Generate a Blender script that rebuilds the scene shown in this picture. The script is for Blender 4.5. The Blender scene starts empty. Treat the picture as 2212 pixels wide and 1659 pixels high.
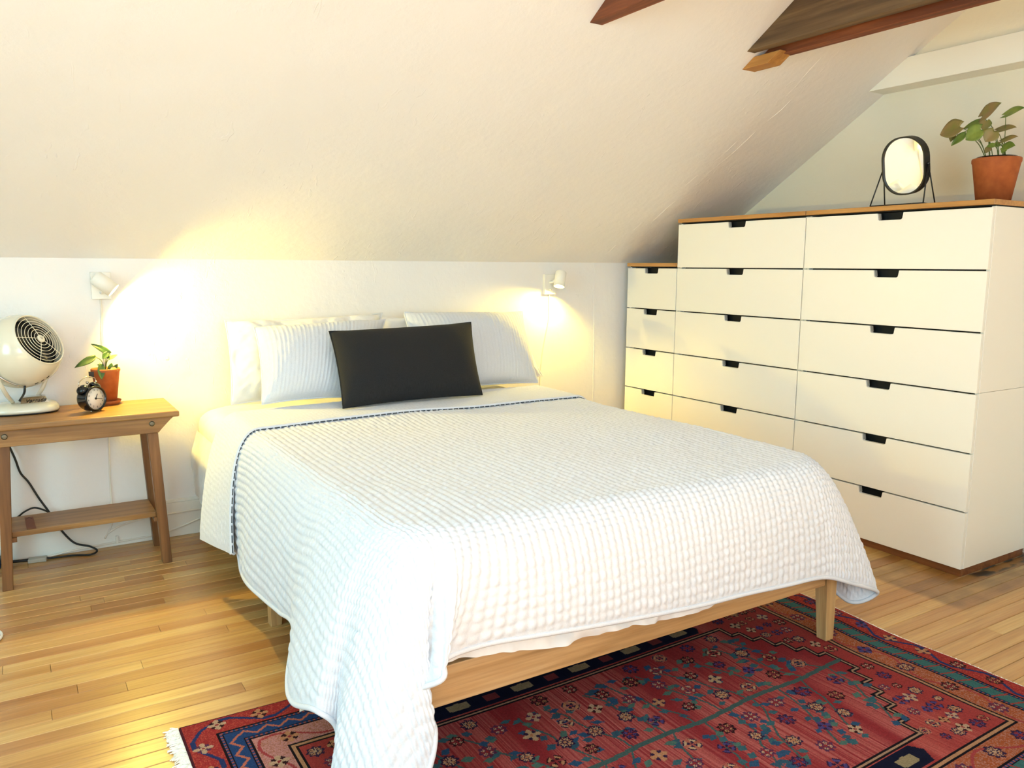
import bpy, bmesh, math, random
import numpy as np
from mathutils import Vector, Matrix

random.seed(7)
rng = np.random.default_rng(7)
scene = bpy.context.scene
COL = scene.collection

# ------------------------------------------------------------------ camera
IMW, IMH, FPX = 2212, 1659, 1736.25
CAM = np.array([-3.0078, -3.5785, 1.1700])
YAW, PITCH, ROLL = 0.55816, 0.145878, 0.0061083


def cam_axes():
    cy, sy, cp, sp = math.cos(YAW), math.sin(YAW), math.cos(PITCH), math.sin(PITCH)
    f = np.array([sy * cp, cy * cp, -sp])
    r = np.array([cy, -sy, 0.0])
    u = np.cross(r, f)
    c, s = math.cos(ROLL), math.sin(ROLL)
    return c * r + s * u, -s * r + c * u, f


CR, CU, CF = cam_axes()
cd = bpy.data.cameras.new('camera')
cam = bpy.data.objects.new('camera', cd)
COL.objects.link(cam)
cd.sensor_width = 36.0
cd.lens = FPX / IMW * 36.0
cd.clip_start = 0.05
cam.matrix_world = Matrix(((CR[0], CU[0], -CF[0], CAM[0]), (CR[1], CU[1], -CF[1], CAM[1]),
                           (CR[2], CU[2], -CF[2], CAM[2]), (0, 0, 0, 1)))
scene.camera = cam


def ray(px, py):
    return (px - IMW / 2) / FPX * CR - (py - IMH / 2) / FPX * CU + CF


def at_y(px, py, y):
    d = ray(px, py); return CAM + d * (y - CAM[1]) / d[1]


def at_x(px, py, x):
    d = ray(px, py); return CAM + d * (x - CAM[0]) / d[0]


def at_z(px, py, z=0.0):
    d = ray(px, py); return CAM + d * (z - CAM[2]) / d[2]


# ------------------------------------------------------------------ light and exposure
def srgb(h):
    h = h.lstrip('#')
    c = [int(h[i:i + 2], 16) / 255 for i in (0, 2, 4)]
    return tuple((x / 12.92 if x <= 0.04045 else ((x + 0.055) / 1.055) ** 2.4) for x in c)


scene.view_settings.view_transform = 'Standard'
scene.view_settings.look = 'None'
scene.view_settings.gamma = 1.0
scene.view_settings.use_curve_mapping = False
scene.view_settings.exposure = 0.10
scene.cycles.use_denoising = True
scene.cycles.adaptive_threshold = 0.03
scene.cycles.max_bounces = 6
scene.cycles.diffuse_bounces = 4
scene.cycles.glossy_bounces = 3
scene.cycles.transmission_bounces = 4
scene.cycles.caustics_reflective = False
scene.cycles.caustics_refractive = False

world = bpy.data.worlds.new('daylight')
scene.world = world
world.use_nodes = True
wn = world.node_tree.nodes
wn['Background'].inputs[0].default_value = (0.72, 0.86, 1.0, 1)
wn['Background'].inputs[1].default_value = 1.6


def area_light(name, loc, target, sx, sy, power, color):
    l = bpy.data.lights.new(name, 'AREA')
    l.shape = 'RECTANGLE'; l.size = sx; l.size_y = sy
    l.energy = power; l.color = color
    o = bpy.data.objects.new(name, l)
    COL.objects.link(o)
    o.location = loc
    o.rotation_euler = (Vector(target) - Vector(loc)).to_track_quat('-Z', 'Y').to_euler()
    return o


# daylight entering through the two windows of the attic (built below)
KY, KZ, SL = 0.055, 1.19, 0.6266          # knee wall, its height, roof slope
RIDGE = -2.9
XL, XG = -5.3, 0.515                      # left gable, right gable
YB = -4.7                                 # front wall under the shed dormer opposite the bed
ZB = 2.55                                 # its height
area_light('window_daylight', (XL + 0.03, -2.75, 1.45), (0, -2.75, 1.35), 1.5, 1.5, 46, (0.30, 0.83, 1.0))
area_light('dormer_daylight', (-2.7, YB + 0.03, 1.40), (-2.7, 0, 1.40), 2.5, 1.2, 46, (0.80, 0.91, 1.0))
sl = bpy.data.lights.new('sun', 'SUN')
sl.energy = 58.0; sl.angle = math.radians(1.0); sl.color = (1.0, 0.98, 0.95)
so = bpy.data.objects.new('sun', sl)
COL.objects.link(so)
so.location = (-4, -9, 6)
so.rotation_euler = Vector((0.12, 0.62, -0.78)).to_track_quat('-Z', 'Y').to_euler()


# ------------------------------------------------------------------ helpers: objects
def tag(o, label=None, cat=None, group=None, kind=None):
    if label: o['label'] = label
    if cat: o['category'] = cat
    if group: o['group'] = group
    if kind: o['kind'] = kind
    return o


def empty(name, loc, label=None, cat=None, group=None, kind=None):
    o = bpy.data.objects.new(name, None)
    o.empty_display_size = 0.05
    COL.objects.link(o)
    o.location = loc
    return tag(o, label, cat, group, kind)


class MB:
    """collects vertices and faces, builds ONE mesh object"""
    def __init__(self):
        self.v = []; self.f = []; self.smooth = []

    def add(self, vs, fs, smooth=False):
        b = len(self.v)
        self.v += [tuple(map(float, p)) for p in vs]
        self.f += [tuple(i + b for i in q) for q in fs]
        self.smooth += [smooth] * len(fs)
        return self

    def box(self, x0, x1, y0, y1, z0, z1):
        vs = [(x, y, z) for z in (z0, z1) for y in (y0, y1) for x in (x0, x1)]
        return self.add(vs, [(0, 2, 3, 1), (4, 5, 7, 6), (0, 1, 5, 4), (2, 6, 7, 3), (0, 4, 6, 2), (1, 3, 7, 5)])

    def hexa(self, bottom, top):
        vs = list(bottom) + list(top)
        return self.add(vs, [(3, 2, 1, 0), (4, 5, 6, 7), (0, 1, 5, 4), (1, 2, 6, 5), (2, 3, 7, 6), (3, 0, 4, 7)])

    def prism(self, poly, axis, a0, a1):
        """polygon (list of 2d) extruded along axis 0/1/2"""
        n = len(poly)
        def mk(p, a):
            q = list(p); q.insert(axis, a); return q
        vs = [mk(p, a0) for p in poly] + [mk(p, a1) for p in poly]
        fs = [tuple(range(n)), tuple(range(2 * n - 1, n - 1, -1))]
        fs += [(i, (i + 1) % n, n + (i + 1) % n, n + i) for i in range(n)]
        return self.add(vs, fs)

    def lathe(self, prof, c=(0, 0, 0), axis=(0, 0, 1), n=40, smooth=True, closed=False, caps=True):
        a = Vector(axis).normalized()
        q = a.to_track_quat('Z', 'Y')
        vs = []
        for r, h in prof:
            for k in range(n):
                t = 2 * math.pi * k / n
                p = q @ Vector((r * math.cos(t), r * math.sin(t), h))
                vs.append((p.x + c[0], p.y + c[1], p.z + c[2]))
        fs = []
        m = len(prof)
        for i in range(m - 1 + (1 if closed else 0)):
            j = (i + 1) % m
            for k in range(n):
                k2 = (k + 1) % n
                fs.append((i * n + k, i * n + k2, j * n + k2, j * n + k))
        self.add(vs, fs, smooth)
        if not closed and caps:
            if prof[0][0] > 1e-6: self.add(vs[:n], [tuple(range(n - 1, -1, -1))])
            if prof[-1][0] > 1e-6: self.add(vs[-n:], [tuple(range(n))])
        return self

    def tube(self, pts, r, n=8, smooth_path=6, caps=True, closed=False, flat=None):
        P = spline(pts, smooth_path, closed) if smooth_path else np.array(pts, float)
        m = len(P)
        R = np.full(m, r, float) if np.isscalar(r) else np.interp(np.linspace(0, 1, m), np.linspace(0, 1, len(r)), r)
        if closed: T = np.roll(P, -1, 0) - np.roll(P, 1, 0)
        else: T = np.gradient(P, axis=0)
        T /= np.linalg.norm(T, axis=1)[:, None] + 1e-12
        up = np.array([0, 0, 1.0]) if abs(T[0][2]) < 0.9 else np.array([1.0, 0, 0])
        N = np.cross(T[0], up); N /= np.linalg.norm(N)
        vs = []
        for i in range(m):
            N = N - T[i] * (N @ T[i]); N /= np.linalg.norm(N) + 1e-12
            B = np.cross(T[i], N)
            for k in range(n):
                a = 2 * math.pi * k / n
                vs.append(P[i] + R[i] * (math.cos(a) * N + (flat or 1.0) * math.sin(a) * B))
        fs = []
        for i in range(m - (0 if closed else 1)):
            j = (i + 1) % m
            for k in range(n):
                k2 = (k + 1) % n
                fs.append((i * n + k, i * n + k2, j * n + k2, j * n + k))
        self.add(vs, fs, True)
        if caps and not closed:
            self.add(vs[:n], [tuple(range(n - 1, -1, -1))]); self.add(vs[-n:], [tuple(range(n))])
        return self

    def build(self, name, mat, parent=None, bevel=0.0, seg=2):
        me = bpy.data.meshes.new(name)
        me.from_pydata(self.v, [], self.f)
        me.polygons.foreach_set('use_smooth', self.smooth)
        bm = bmesh.new(); bm.from_mesh(me)
        bmesh.ops.remove_doubles(bm, verts=bm.verts, dist=1e-6)
        bmesh.ops.recalc_face_normals(bm, faces=bm.faces)
        if bevel:
            es = [e for e in bm.edges if len(e.link_faces) == 2 and e.calc_face_angle(0) > 0.5]
            bmesh.ops.bevel(bm, geom=es, offset=bevel, segments=seg, affect='EDGES', profile=0.5, clamp_overlap=True)
            for f in bm.faces: f.smooth = f.smooth or f.calc_area() < 1e-9
        bm.to_mesh(me); bm.free()
        return link(name, me, mat, parent)


def link(name, me, mat, parent=None):
    if mat is not None: me.materials.append(mat)
    o = bpy.data.objects.new(name, me)
    COL.objects.link(o)
    if parent is not None:
        o.parent = parent
        o.matrix_parent_inverse = Matrix.Translation(-Vector(world_loc(parent)))
    return o


def world_loc(o):
    p = Vector(o.location)
    return p


def part(o, parent):
    """parent an object built in world space below a top-level empty (empties are unrotated)"""
    o.parent = parent
    root = parent
    off = Vector((0, 0, 0))
    while root is not None:
        if root.type == 'EMPTY': off += Vector(root.location)
        root = root.parent
    o.matrix_parent_inverse = Matrix.Translation(-off) if parent.type == 'EMPTY' else Matrix()
    return o


def spline(pts, sub=6, closed=False):
    P = np.array(pts, float)
    if len(P) < 3 and not closed:
        return np.array([P[0] + (P[-1] - P[0]) * t for t in np.linspace(0, 1, 2)])
    if closed: Q = np.vstack([P[-1], P, P[0], P[1]])
    else: Q = np.vstack([2 * P[0] - P[1], P, 2 * P[-1] - P[-2]])
    out = []
    for i in range(1, len(Q) - 2):
        p0, p1, p2, p3 = Q[i - 1], Q[i], Q[i + 1], Q[i + 2]
        for t in np.linspace(0, 1, sub, endpoint=False):
            out.append(0.5 * (2 * p1 + (p2 - p0) * t + (2 * p0 - 5 * p1 + 4 * p2 - p3) * t * t + (3 * p1 - p0 - 3 * p2 + p3) * t ** 3))
    if not closed: out.append(Q[-2])
    return np.array(out)


def grid_mesh(name, P, keep=None, colors=None, smooth=True, flip=False):
    """P: (n,m,3) array -> mesh"""
    n, m = P.shape[:2]
    idx = np.arange(n * m).reshape(n, m)
    q = np.stack([idx[:-1, :-1], idx[1:, :-1], idx[1:, 1:], idx[:-1, 1:]], -1)
    if flip: q = q[..., ::-1]
    if keep is not None: q = q[keep]
    q = q.reshape(-1, 4)
    used = np.zeros(n * m, bool); used[q.ravel()] = True
    remap = np.cumsum(used) - 1
    V = P.reshape(-1, 3)[used]; q = remap[q]
    me = bpy.data.meshes.new(name)
    me.vertices.add(len(V)); me.vertices.foreach_set('co', V.astype(np.float32).ravel())
    me.loops.add(len(q) * 4); me.loops.foreach_set('vertex_index', q.astype(np.int32).ravel())
    me.polygons.add(len(q)); me.polygons.foreach_set('loop_start', np.arange(0, len(q) * 4, 4, dtype=np.int32))
    if smooth: me.polygons.foreach_set('use_smooth', np.ones(len(q), bool))
    me.update(calc_edges=True)
    me.validate()
    if colors is not None:
        a = me.attributes.new('Col', 'FLOAT_COLOR', 'FACE')
        c = np.concatenate([colors.reshape(-1, 3), np.ones((colors.reshape(-1, 3).shape[0], 1))], 1)
        a.data.foreach_set('color', c.astype(np.float32).ravel())
    return me


# ------------------------------------------------------------------ helpers: materials
def mat(name, color, rough=0.5, metal=0.0, spec=0.5, **kw):
    m = bpy.data.materials.new(name)
    m.use_nodes = True
    b = m.node_tree.nodes['Principled BSDF']
    c = srgb(color) if isinstance(color, str) else color
    b.inputs['Base Color'].default_value = (*c, 1)
    b.inputs['Roughness'].default_value = rough
    b.inputs['Metallic'].default_value = metal
    b.inputs['Specular IOR Level'].default_value = spec
    for k, v in kw.items():
        b.inputs[k].default_value = v
    return m


def nd(m, t, **kw):
    n = m.node_tree.nodes.new(t)
    for k, v in kw.items():
        if k in n.inputs.keys(): n.inputs[k].default_value = v
        else: setattr(n, k, v)
    return n


def lk(m, a, ao, b, bi):
    m.node_tree.links.new(a.outputs[ao], b.inputs[bi])


def coords(m, scale=(1, 1, 1), kind='Object', rot=(0, 0, 0)):
    t = nd(m, 'ShaderNodeTexCoord'); p = nd(m, 'ShaderNodeMapping')
    p.inputs['Scale'].default_value = scale
    p.inputs['Rotation'].default_value = rot
    lk(m, t, kind, p, 'Vector')
    return p


def bump(m, heights, strength=0.3, dist=0.01):
    """heights: list of (node, output, weight)"""
    b = m.node_tree.nodes['Principled BSDF']
    prev = None
    for n, o, w in heights:
        k = nd(m, 'ShaderNodeMath', operation='MULTIPLY'); k.inputs[1].default_value = w
        lk(m, n, o, k, 0)
        if prev is None: prev = k
        else:
            s = nd(m, 'ShaderNodeMath', operation='ADD'); lk(m, prev, 0, s, 0); lk(m, k, 0, s, 1); prev = s
    bn = nd(m, 'ShaderNodeBump'); bn.inputs['Strength'].default_value = strength; bn.inputs['Distance'].default_value = dist
    lk(m, prev, 0, bn, 'Height'); lk(m, bn, 0, b, 'Normal')


def ramp(m, stops):
    r = nd(m, 'ShaderNodeValToRGB')
    e = r.color_ramp.elements
    while len(e) < len(stops): e.new(0.5)
    for i, (p, c) in enumerate(stops):
        e[i].position = p; c = srgb(c) if isinstance(c, str) else c
        e[i].color = (*c, 1)
    return r


def wood(name, dark, mid, light, axis=0, scale=1.0, rough=0.45, per_object=False, coat=0.0):
    m = mat(name, mid, rough)
    b = m.node_tree.nodes['Principled BSDF']
    s = [14 * scale] * 3; s[axis] = 0.9 * scale
    p = coords(m, tuple(s))
    n1 = nd(m, 'ShaderNodeTexNoise', Scale=1.6, Detail=5.0, Roughness=0.6, Distortion=0.6)
    s2 = [90 * scale] * 3; s2[axis] = 2.2 * scale
    p2 = coords(m, tuple(s2))
    n2 = nd(m, 'ShaderNodeTexNoise', Scale=1.5, Detail=3.0)
    lk(m, p2, 0, n2, 'Vector')
    if per_object:
        oi = nd(m, 'ShaderNodeObjectInfo')
        mu = nd(m, 'ShaderNodeMath', operation='MULTIPLY'); mu.inputs[1].default_value = 60
        lk(m, oi, 'Random', mu, 0)
        n1.noise_dimensions = '4D'; lk(m, mu, 0, n1, 'W')
    lk(m, p, 0, n1, 'Vector')
    r = ramp(m, [(0.28, dark), (0.5, mid), (0.72, light)])
    lk(m, n1, 'Fac', r, 0)
    mx = nd(m, 'ShaderNodeMix', data_type='RGBA', blend_type='MULTIPLY'); mx.inputs['Factor'].default_value = 0.35
    r2 = ramp(m, [(0.35, (0.55, 0.5, 0.45)), (0.6, (1, 1, 1))])
    lk(m, n2, 'Fac', r2, 0)
    lk(m, r, 0, mx, 6); lk(m, r2, 0, mx, 7)
    lk(m, mx, 2, b, 'Base Color')
    if coat: b.inputs['Coat Weight'].default_value = coat; b.inputs['Coat Roughness'].default_value = 0.25
    bump(m, [(n2, 'Fac', 1.0)], 0.12, 0.003)
    m['out'] = 0
    return m, mx


# plaster: trowelled, lumpy, painted
def plaster(name, color, rough=0.55, seed=0.0, amt=1.0):
    m = mat(name, color, rough, spec=0.35)
    p = coords(m)
    p.inputs['Location'].default_value = (seed, seed * 1.7, seed * 0.6)
    big = nd(m, 'ShaderNodeTexNoise', Scale=3.0, Detail=4.0, Roughness=0.55)
    mid = nd(m, 'ShaderNodeTexNoise', Scale=22.0, Detail=6.0, Roughness=0.62)
    fine = nd(m, 'ShaderNodeTexNoise', Scale=130.0, Detail=3.0)
    pst = coords(m, (38, 9, 14), rot=(0.3, 0.5, 0.7))
    scr = nd(m, 'ShaderNodeTexNoise', Scale=1.0, Detail=2.0, Distortion=1.2)
    lk(m, pst, 0, scr, 'Vector')
    rs = ramp(m, [(0.66, (0, 0, 0)), (0.72, (1, 1, 1)), ])
    lk(m, scr, 'Fac', rs, 0)
    msk = nd(m, 'ShaderNodeTexNoise', Scale=2.2, Detail=2.0)
    lk(m, p, 0, msk, 'Vector')
    rm = ramp(m, [(0.5, (0, 0, 0)), (0.62, (1, 1, 1))])
    lk(m, msk, 'Fac', rm, 0)
    mm = nd(m, 'ShaderNodeMath', operation='MULTIPLY'); lk(m, rs, 0, mm, 0); lk(m, rm, 0, mm, 1)
    for n in (big, mid, fine): lk(m, p, 0, n, 'Vector')
    bump(m, [(big, 'Fac', 2.2), (mid, 'Fac', 0.28), (fine, 'Fac', 0.06), (mm, 0, 0.22)], 0.40 * amt, 0.012)
    return m


M = {}
M['plaster'] = plaster('white_plaster', '#f2eeea', 0.5)
M['plaster_gable'] = plaster('cream_plaster', '#ebe6d6', 0.55, 3.1)
M['trim'] = plaster('white_painted_wood', '#f1efe6', 0.35, 5.0, 0.35)
M['white_laminate'] = mat('white_laminate', '#f6f3ea', 0.35, spec=0.4)
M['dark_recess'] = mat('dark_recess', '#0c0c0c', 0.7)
M['grey_lip'] = mat('grey_edge', '#a8a8a2', 0.5)
M['bamboo'], _ = wood('bamboo', '#a86f35', '#c08a4a', '#cf9c5c', axis=1, rough=0.4)
M['plinth'], _ = wood('red_brown_wood', '#5a3018', '#7c4a26', '#96613a', axis=1)
M['pine'], _ = wood('pale_pine', '#a9804f', '#c29a68', '#d2b184', axis=0, rough=0.55)
M['pine_leg'], _ = wood('pale_pine_leg', '#a9804f', '#c4a06c', '#d6b98c', axis=2, rough=0.55)
M['bench'], _ = wood('honey_bench_wood', '#74502b', '#946a3b', '#ad8450', axis=0, rough=0.42)
M['bench_leg'], _ = wood('honey_bench_leg', '#5f3b23', '#7d5430', '#97693f', axis=2, rough=0.45)
M['beam_grey'], _ = wood('weathered_beam', '#3b2c1e', '#5c4630', '#7d6444', axis=1, scale=0.8, rough=0.8)
M['beam_red'], _ = wood('red_brown_beam', '#4a2310', '#7c4020', '#9c5a30', axis=1, scale=0.8, rough=0.7)
M['beam_new'], _ = wood('new_timber', '#9c6a34', '#b9813f', '#cc9a58', axis=1, rough=0.6)
M['white_metal'] = mat('white_enamel', '#f4f0e6', 0.35)
M['cream_enamel'] = mat('cream_enamel', '#e9e2cc', 0.18, spec=0.6, **{'Coat Weight': 0.5, 'Coat Roughness': 0.08})
M['chrome'] = mat('chrome', '#d8d8d8', 0.08, metal=1.0)
M['steel'] = mat('brushed_steel', '#c9c2b6', 0.25, metal=1.0)
M['dull_steel'] = mat('dull_steel', '#77705f', 0.45, metal=1.0)
M['black_gloss'] = mat('black_gloss', '#0b0d12', 0.18)
M['black_matt'] = mat('black_matt', '#141313', 0.5)
M['black_rubber'] = mat('black_rubber', '#0a0a0a', 0.45)
M['dark_grey'] = mat('dark_grey_plastic', '#2a2724', 0.3)
M['white_cord'] = mat('white_cord', '#efe9dc', 0.45)
M['clock_face'] = mat('clock_face', '#f3ede0', 0.6)
M['ink'] = mat('ink', '#1a1a1a', 0.6)
M['ink_grey'] = mat('ink_grey', '#55524c', 0.6)
M['navy_plastic'] = mat('navy_plastic', '#22304a', 0.45)
M['silver_label'] = mat('silver_label', '#a8a294', 0.4)
M['leather'] = mat('brown_leather', '#6e3a22', 0.6)
M['mirror'] = mat('mirror_glass', '#f4f4f4', 0.02, metal=1.0)
M['pane'] = mat('window_pane', '#ffffff', 0.0)
_nt = M['pane'].node_tree
_t = _nt.nodes.new('ShaderNodeBsdfTransparent'); _g = _nt.nodes.new('ShaderNodeBsdfGlossy'); _g.inputs['Roughness'].default_value = 0.02
_ms = _nt.nodes.new('ShaderNodeMixShader'); _ms.inputs[0].default_value = 0.06
_nt.links.new(_t.outputs[0], _ms.inputs[1]); _nt.links.new(_g.outputs[0], _ms.inputs[2]); _nt.links.new(_ms.outputs[0], _nt.nodes['Material Output'].inputs[0])
M['glass'] = mat('clear_glass', '#ffffff', 0.02, **{'Transmission Weight': 1.0, 'IOR': 1.45})
M['soil'] = mat('potting_soil', '#2a1c12', 0.95)
M['thread'] = mat('dark_thread', '#3a4048', 0.8)


def noisy(name, c1, c2, scale, rough=0.8, bstr=0.3, bdist=0.004, stretch=(1, 1, 1), detail=4.0):
    m = mat(name, c1, rough)
    p = coords(m, stretch)
    n = nd(m, 'ShaderNodeTexNoise', Scale=scale, Detail=detail)
    lk(m, p, 0, n, 'Vector')
    r = ramp(m, [(0.3, c1), (0.7, c2)])
    lk(m, n, 'Fac', r, 0)
    lk(m, r, 0, m.node_tree.nodes['Principled BSDF'], 'Base Color')
    bump(m, [(n, 'Fac', 1.0)], bstr, bdist)
    return m


M['terracotta'] = noisy('terracotta', '#9c4f22', '#b4632f', 30, 0.75, 0.15, 0.002)
M['quilt'] = noisy('white_cotton_quilt', '#d3d7df', '#dce0e7', 300, 0.9, 0.25, 0.0015)
M['sheet'] = noisy('white_sheet', '#e2e1e0', '#eae9e7', 26, 0.9, 0.35, 0.006, detail=5)
M['black_linen'] = noisy('charcoal_linen', '#101113', '#232426', 60, 0.95, 0.35, 0.002, stretch=(14, 14, 0.8))
M['leaf_dark'] = noisy('green_leaf', '#27401a', '#3f5f26', 25, 0.4, 0.1, 0.002)
M['leaf_yellow'] = noisy('variegated_leaf', '#86903a', '#d6cf86', 30, 0.4, 0.1, 0.002)
M['leaf_pink'] = noisy('pinkish_olive_leaf', '#6f7a32', '#98774c', 14, 0.45, 0.1, 0.002)
M['leaf_olive'] = noisy('olive_leaf', '#556b24', '#8a9a44', 20, 0.45, 0.1, 0.002)
M['stem'] = mat('plant_stem', '#5d6a2c', 0.5)
M['fringe'] = mat('cotton_fringe', '#f1ece0', 0.9)

# floor boards: tint per board, grain, grey worn patch and black scuffs beside the drawers
mfl, mixn = wood('strip_maple_floor', '#b9935c', '#cfae7a', '#dec797', axis=0, rough=0.34, per_object=True, coat=0.25)
M['floor'] = mfl
_b = mfl.node_tree.nodes['Principled BSDF']
_oi = nd(mfl, 'ShaderNodeObjectInfo')
_tr = ramp(mfl, [(0.0, '#c89a72'), (0.10, '#e2bd92'), (0.35, '#f4dcb4'), (0.6, '#fff0cf'), (0.88, '#f0d3a6'), (1.0, '#d3a67e')])
lk(mfl, _oi, 'Random', _tr, 0)
_mu = nd(mfl, 'ShaderNodeMix', data_type='RGBA', blend_type='MULTIPLY'); _mu.inputs['Factor'].default_value = 0.85
lk(mfl, mixn, 2, _mu, 6); lk(mfl, _tr, 0, _mu, 7)
# grey worn patch (its outline lies where an old piece of furniture stood)
_geo = nd(mfl, 'ShaderNodeNewGeometry'); _sep = nd(mfl, 'ShaderNodeSeparateXYZ'); lk(mfl, _geo, 'Position', _sep, 0)


def step(m, node, out, edge, soft, sign=1):
    n = nd(m, 'ShaderNodeMapRange', interpolation_type='SMOOTHSTEP')
    n.inputs['From Min'].default_value = edge - soft * sign; n.inputs['From Max'].default_value = edge + soft * sign
    lk(m, node, out, n, 'Value'); return n


def mul(m, a, b):
    n = nd(m, 'ShaderNodeMath', operation='MULTIPLY'); lk(m, a, 0, n, 0); lk(m, b, 0, n, 1); return n


_wn = nd(mfl, 'ShaderNodeTexNoise', Scale=9.0, Detail=3.0); lk(mfl, _geo, 'Position', _wn, 'Vector')
_px = step(mfl, _sep, 'X', -0.28, 0.02); _py = step(mfl, _sep, 'Y', -2.17, 0.03); _py2 = step(mfl, _sep, 'Y', -1.6, 0.25, -1)
_pm = mul(mfl, mul(mfl, _px, _py), _py2)
_wr = ramp(mfl, [(0.3, (0.45,) * 3), (0.6, (1,) * 3)]); lk(mfl, _wn, 'Fac', _wr, 0)
_pm = mul(mfl, _pm, _wr)
_ps = nd(mfl, 'ShaderNodeMath', operation='MULTIPLY'); _ps.inputs[1].default_value = 0.8; lk(mfl, _pm, 0, _ps, 0)
_m2 = nd(mfl, 'ShaderNodeMix', data_type='RGBA', blend_type='MULTIPLY'); lk(mfl, _ps, 0, _m2, 'Factor')
_m2.inputs[7].default_value = (*srgb('#a39a80'), 1); lk(mfl, _mu, 2, _m2, 6)
_sx = step(mfl, _sep, 'X', 0.07, 0.02); _sy = step(mfl, _sep, 'Y', -2.045, 0.012); _sy2 = step(mfl, _sep, 'Y', -1.9, 0.02, -1)
_wn2 = nd(mfl, 'ShaderNodeTexNoise', Scale=26.0, Detail=4.0)
_cp = coords(mfl, (0.35, 1, 1)); lk(mfl, _geo, 'Position', _cp, 'Vector'); lk(mfl, _cp, 0, _wn2, 'Vector')
_sr = ramp(mfl, [(0.44, (0,) * 3), (0.52, (1,) * 3)]); lk(mfl, _wn2, 'Fac', _sr, 0)
_sm = mul(mfl, mul(mfl, mul(mfl, _sx, _sy), _sy2), _sr)
_m3 = nd(mfl, 'ShaderNodeMix', data_type='RGBA'); lk(mfl, _sm, 0, _m3, 'Factor')
_m3.inputs[7].default_value = (*srgb('#1f1a15'), 1); lk(mfl, _m2, 2, _m3, 6)
lk(mfl, _m3, 2, _b, 'Base Color')

M['rug'] = mat('wool_rug', '#a03030', 0.95, spec=0.1)
_a = nd(M['rug'], 'ShaderNodeAttribute', attribute_name='Col')
_n = nd(M['rug'], 'ShaderNodeTexNoise', Scale=420.0, Detail=2.0)
_cc = coords(M['rug']); lk(M['rug'], _cc, 0, _n, 'Vector')
_r = ramp(M['rug'], [(0.3, (0.72,) * 3), (0.7, (1.0,) * 3)]); lk(M['rug'], _n, 'Fac', _r, 0)
_x = nd(M['rug'], 'ShaderNodeMix', data_type='RGBA', blend_type='MULTIPLY'); _x.inputs['Factor'].default_value = 0.8
lk(M['rug'], _a, 'Color', _x, 6); lk(M['rug'], _r, 0, _x, 7); lk(M['rug'], _x, 2, M['rug'].node_tree.nodes['Principled BSDF'], 'Base Color')
bump(M['rug'], [(_n, 'Fac', 1.0)], 0.5, 0.003)

M['bulb'] = mat('lit_bulb', '#fff0c0', 0.5)
_bb = M['bulb'].node_tree.nodes['Principled BSDF']
_bb.inputs['Emission Color'].default_value = (1.0, 0.82, 0.45, 1)
_bb.inputs['Emission Strength'].default_value = 14.0

# ------------------------------------------------------------------ the room
# floor: sub-floor slab, then strips laid along x
fl = empty('floor', (0, 0, 0), kind='structure')
part(MB().box(XL, XG, YB, KY, -0.06, -0.021).build('subfloor', M['dark_grey']), fl)
BW, GAP = 0.057, 0.0014


def board_mesh(L):
    h = BW / 2 - GAP / 2; c = 0.0016
    prof = [(-h, -0.02), (h, -0.02), (h, -c), (h - c, 0.0), (-h + c, 0.0), (-h, -c)]
    return MB().prism([(y, z) for y, z in prof], 0, 0.0, L)


rest = MB()
y = KY - BW / 2
row = 0
while y > YB + BW / 2:
    near = y > -2.78
    x = XL + random.uniform(-0.9, 0.0)
    while x < XG:
        L = random.choice([0.5, 0.7, 0.9, 1.1, 1.3, 1.6, 1.9])
        a, b = max(x, XL), min(x + L, XG)
        if XG - b < 0.25: b = XG
        if b - a > 0.02:
            if near and b > -3.32:
                o = board_mesh(b - a - 0.0012).build('board', M['floor'])
                part(o, fl); o.location = (a, y, 0)
            else:
                h = BW / 2 - GAP / 2
                rest.box(a, b - 0.0012, y - h, y + h, -0.02, 0)
        x = b if b < XG else XG + 1
    y -= BW
    row += 1
tag(part(rest.build('board_field', M['floor']), fl), kind='stuff')


def struct(name, mb, m, bevel=0.0):
    return tag(mb.build(name, m, bevel=bevel), kind='structure')


zr = KZ + SL * (KY - RIDGE)
struct('wall_back', MB().box(XL, XG, KY, KY + 0.12, 0, KZ), M['plaster'])
# sloped ceiling over the bed and the slope opposite it with a skylight opening
TH = 0.14


def slope_pt(y): return KZ + SL * (KY - y) if y > RIDGE else zr + (ZB - zr) * (RIDGE - y) / (RIDGE - YB)


def slab(mb, x0, x1, y0, y1):
    mb.hexa([(x0, y0, slope_pt(y0)), (x1, y0, slope_pt(y0)), (x1, y1, slope_pt(y1)), (x0, y1, slope_pt(y1))],
            [(x0, y0, slope_pt(y0) + TH), (x1, y0, slope_pt(y0) + TH), (x1, y1, slope_pt(y1) + TH), (x0, y1, slope_pt(y1) + TH)])


c = MB(); slab(c, XL, XG, KY + 0.12, RIDGE)
struct('ceiling', c, M['plaster'])
c = MB(); slab(c, XL, XG, YB - 0.12, RIDGE - 1e-4)
struct('ceiling_opposite', c, M['plaster'])
fx0, fx1, fz0, fz1 = -4.0, -1.4, 0.75, 2.05
c = MB()
c.box(XL, fx0, YB - 0.12, YB, 0, ZB); c.box(fx1, XG, YB - 0.12, YB, 0, ZB)
c.box(fx0, fx1, YB - 0.12, YB, 0, fz0); c.box(fx0, fx1, YB - 0.12, YB, fz1, ZB)
struct('wall_front', c, M['plaster'])
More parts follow.
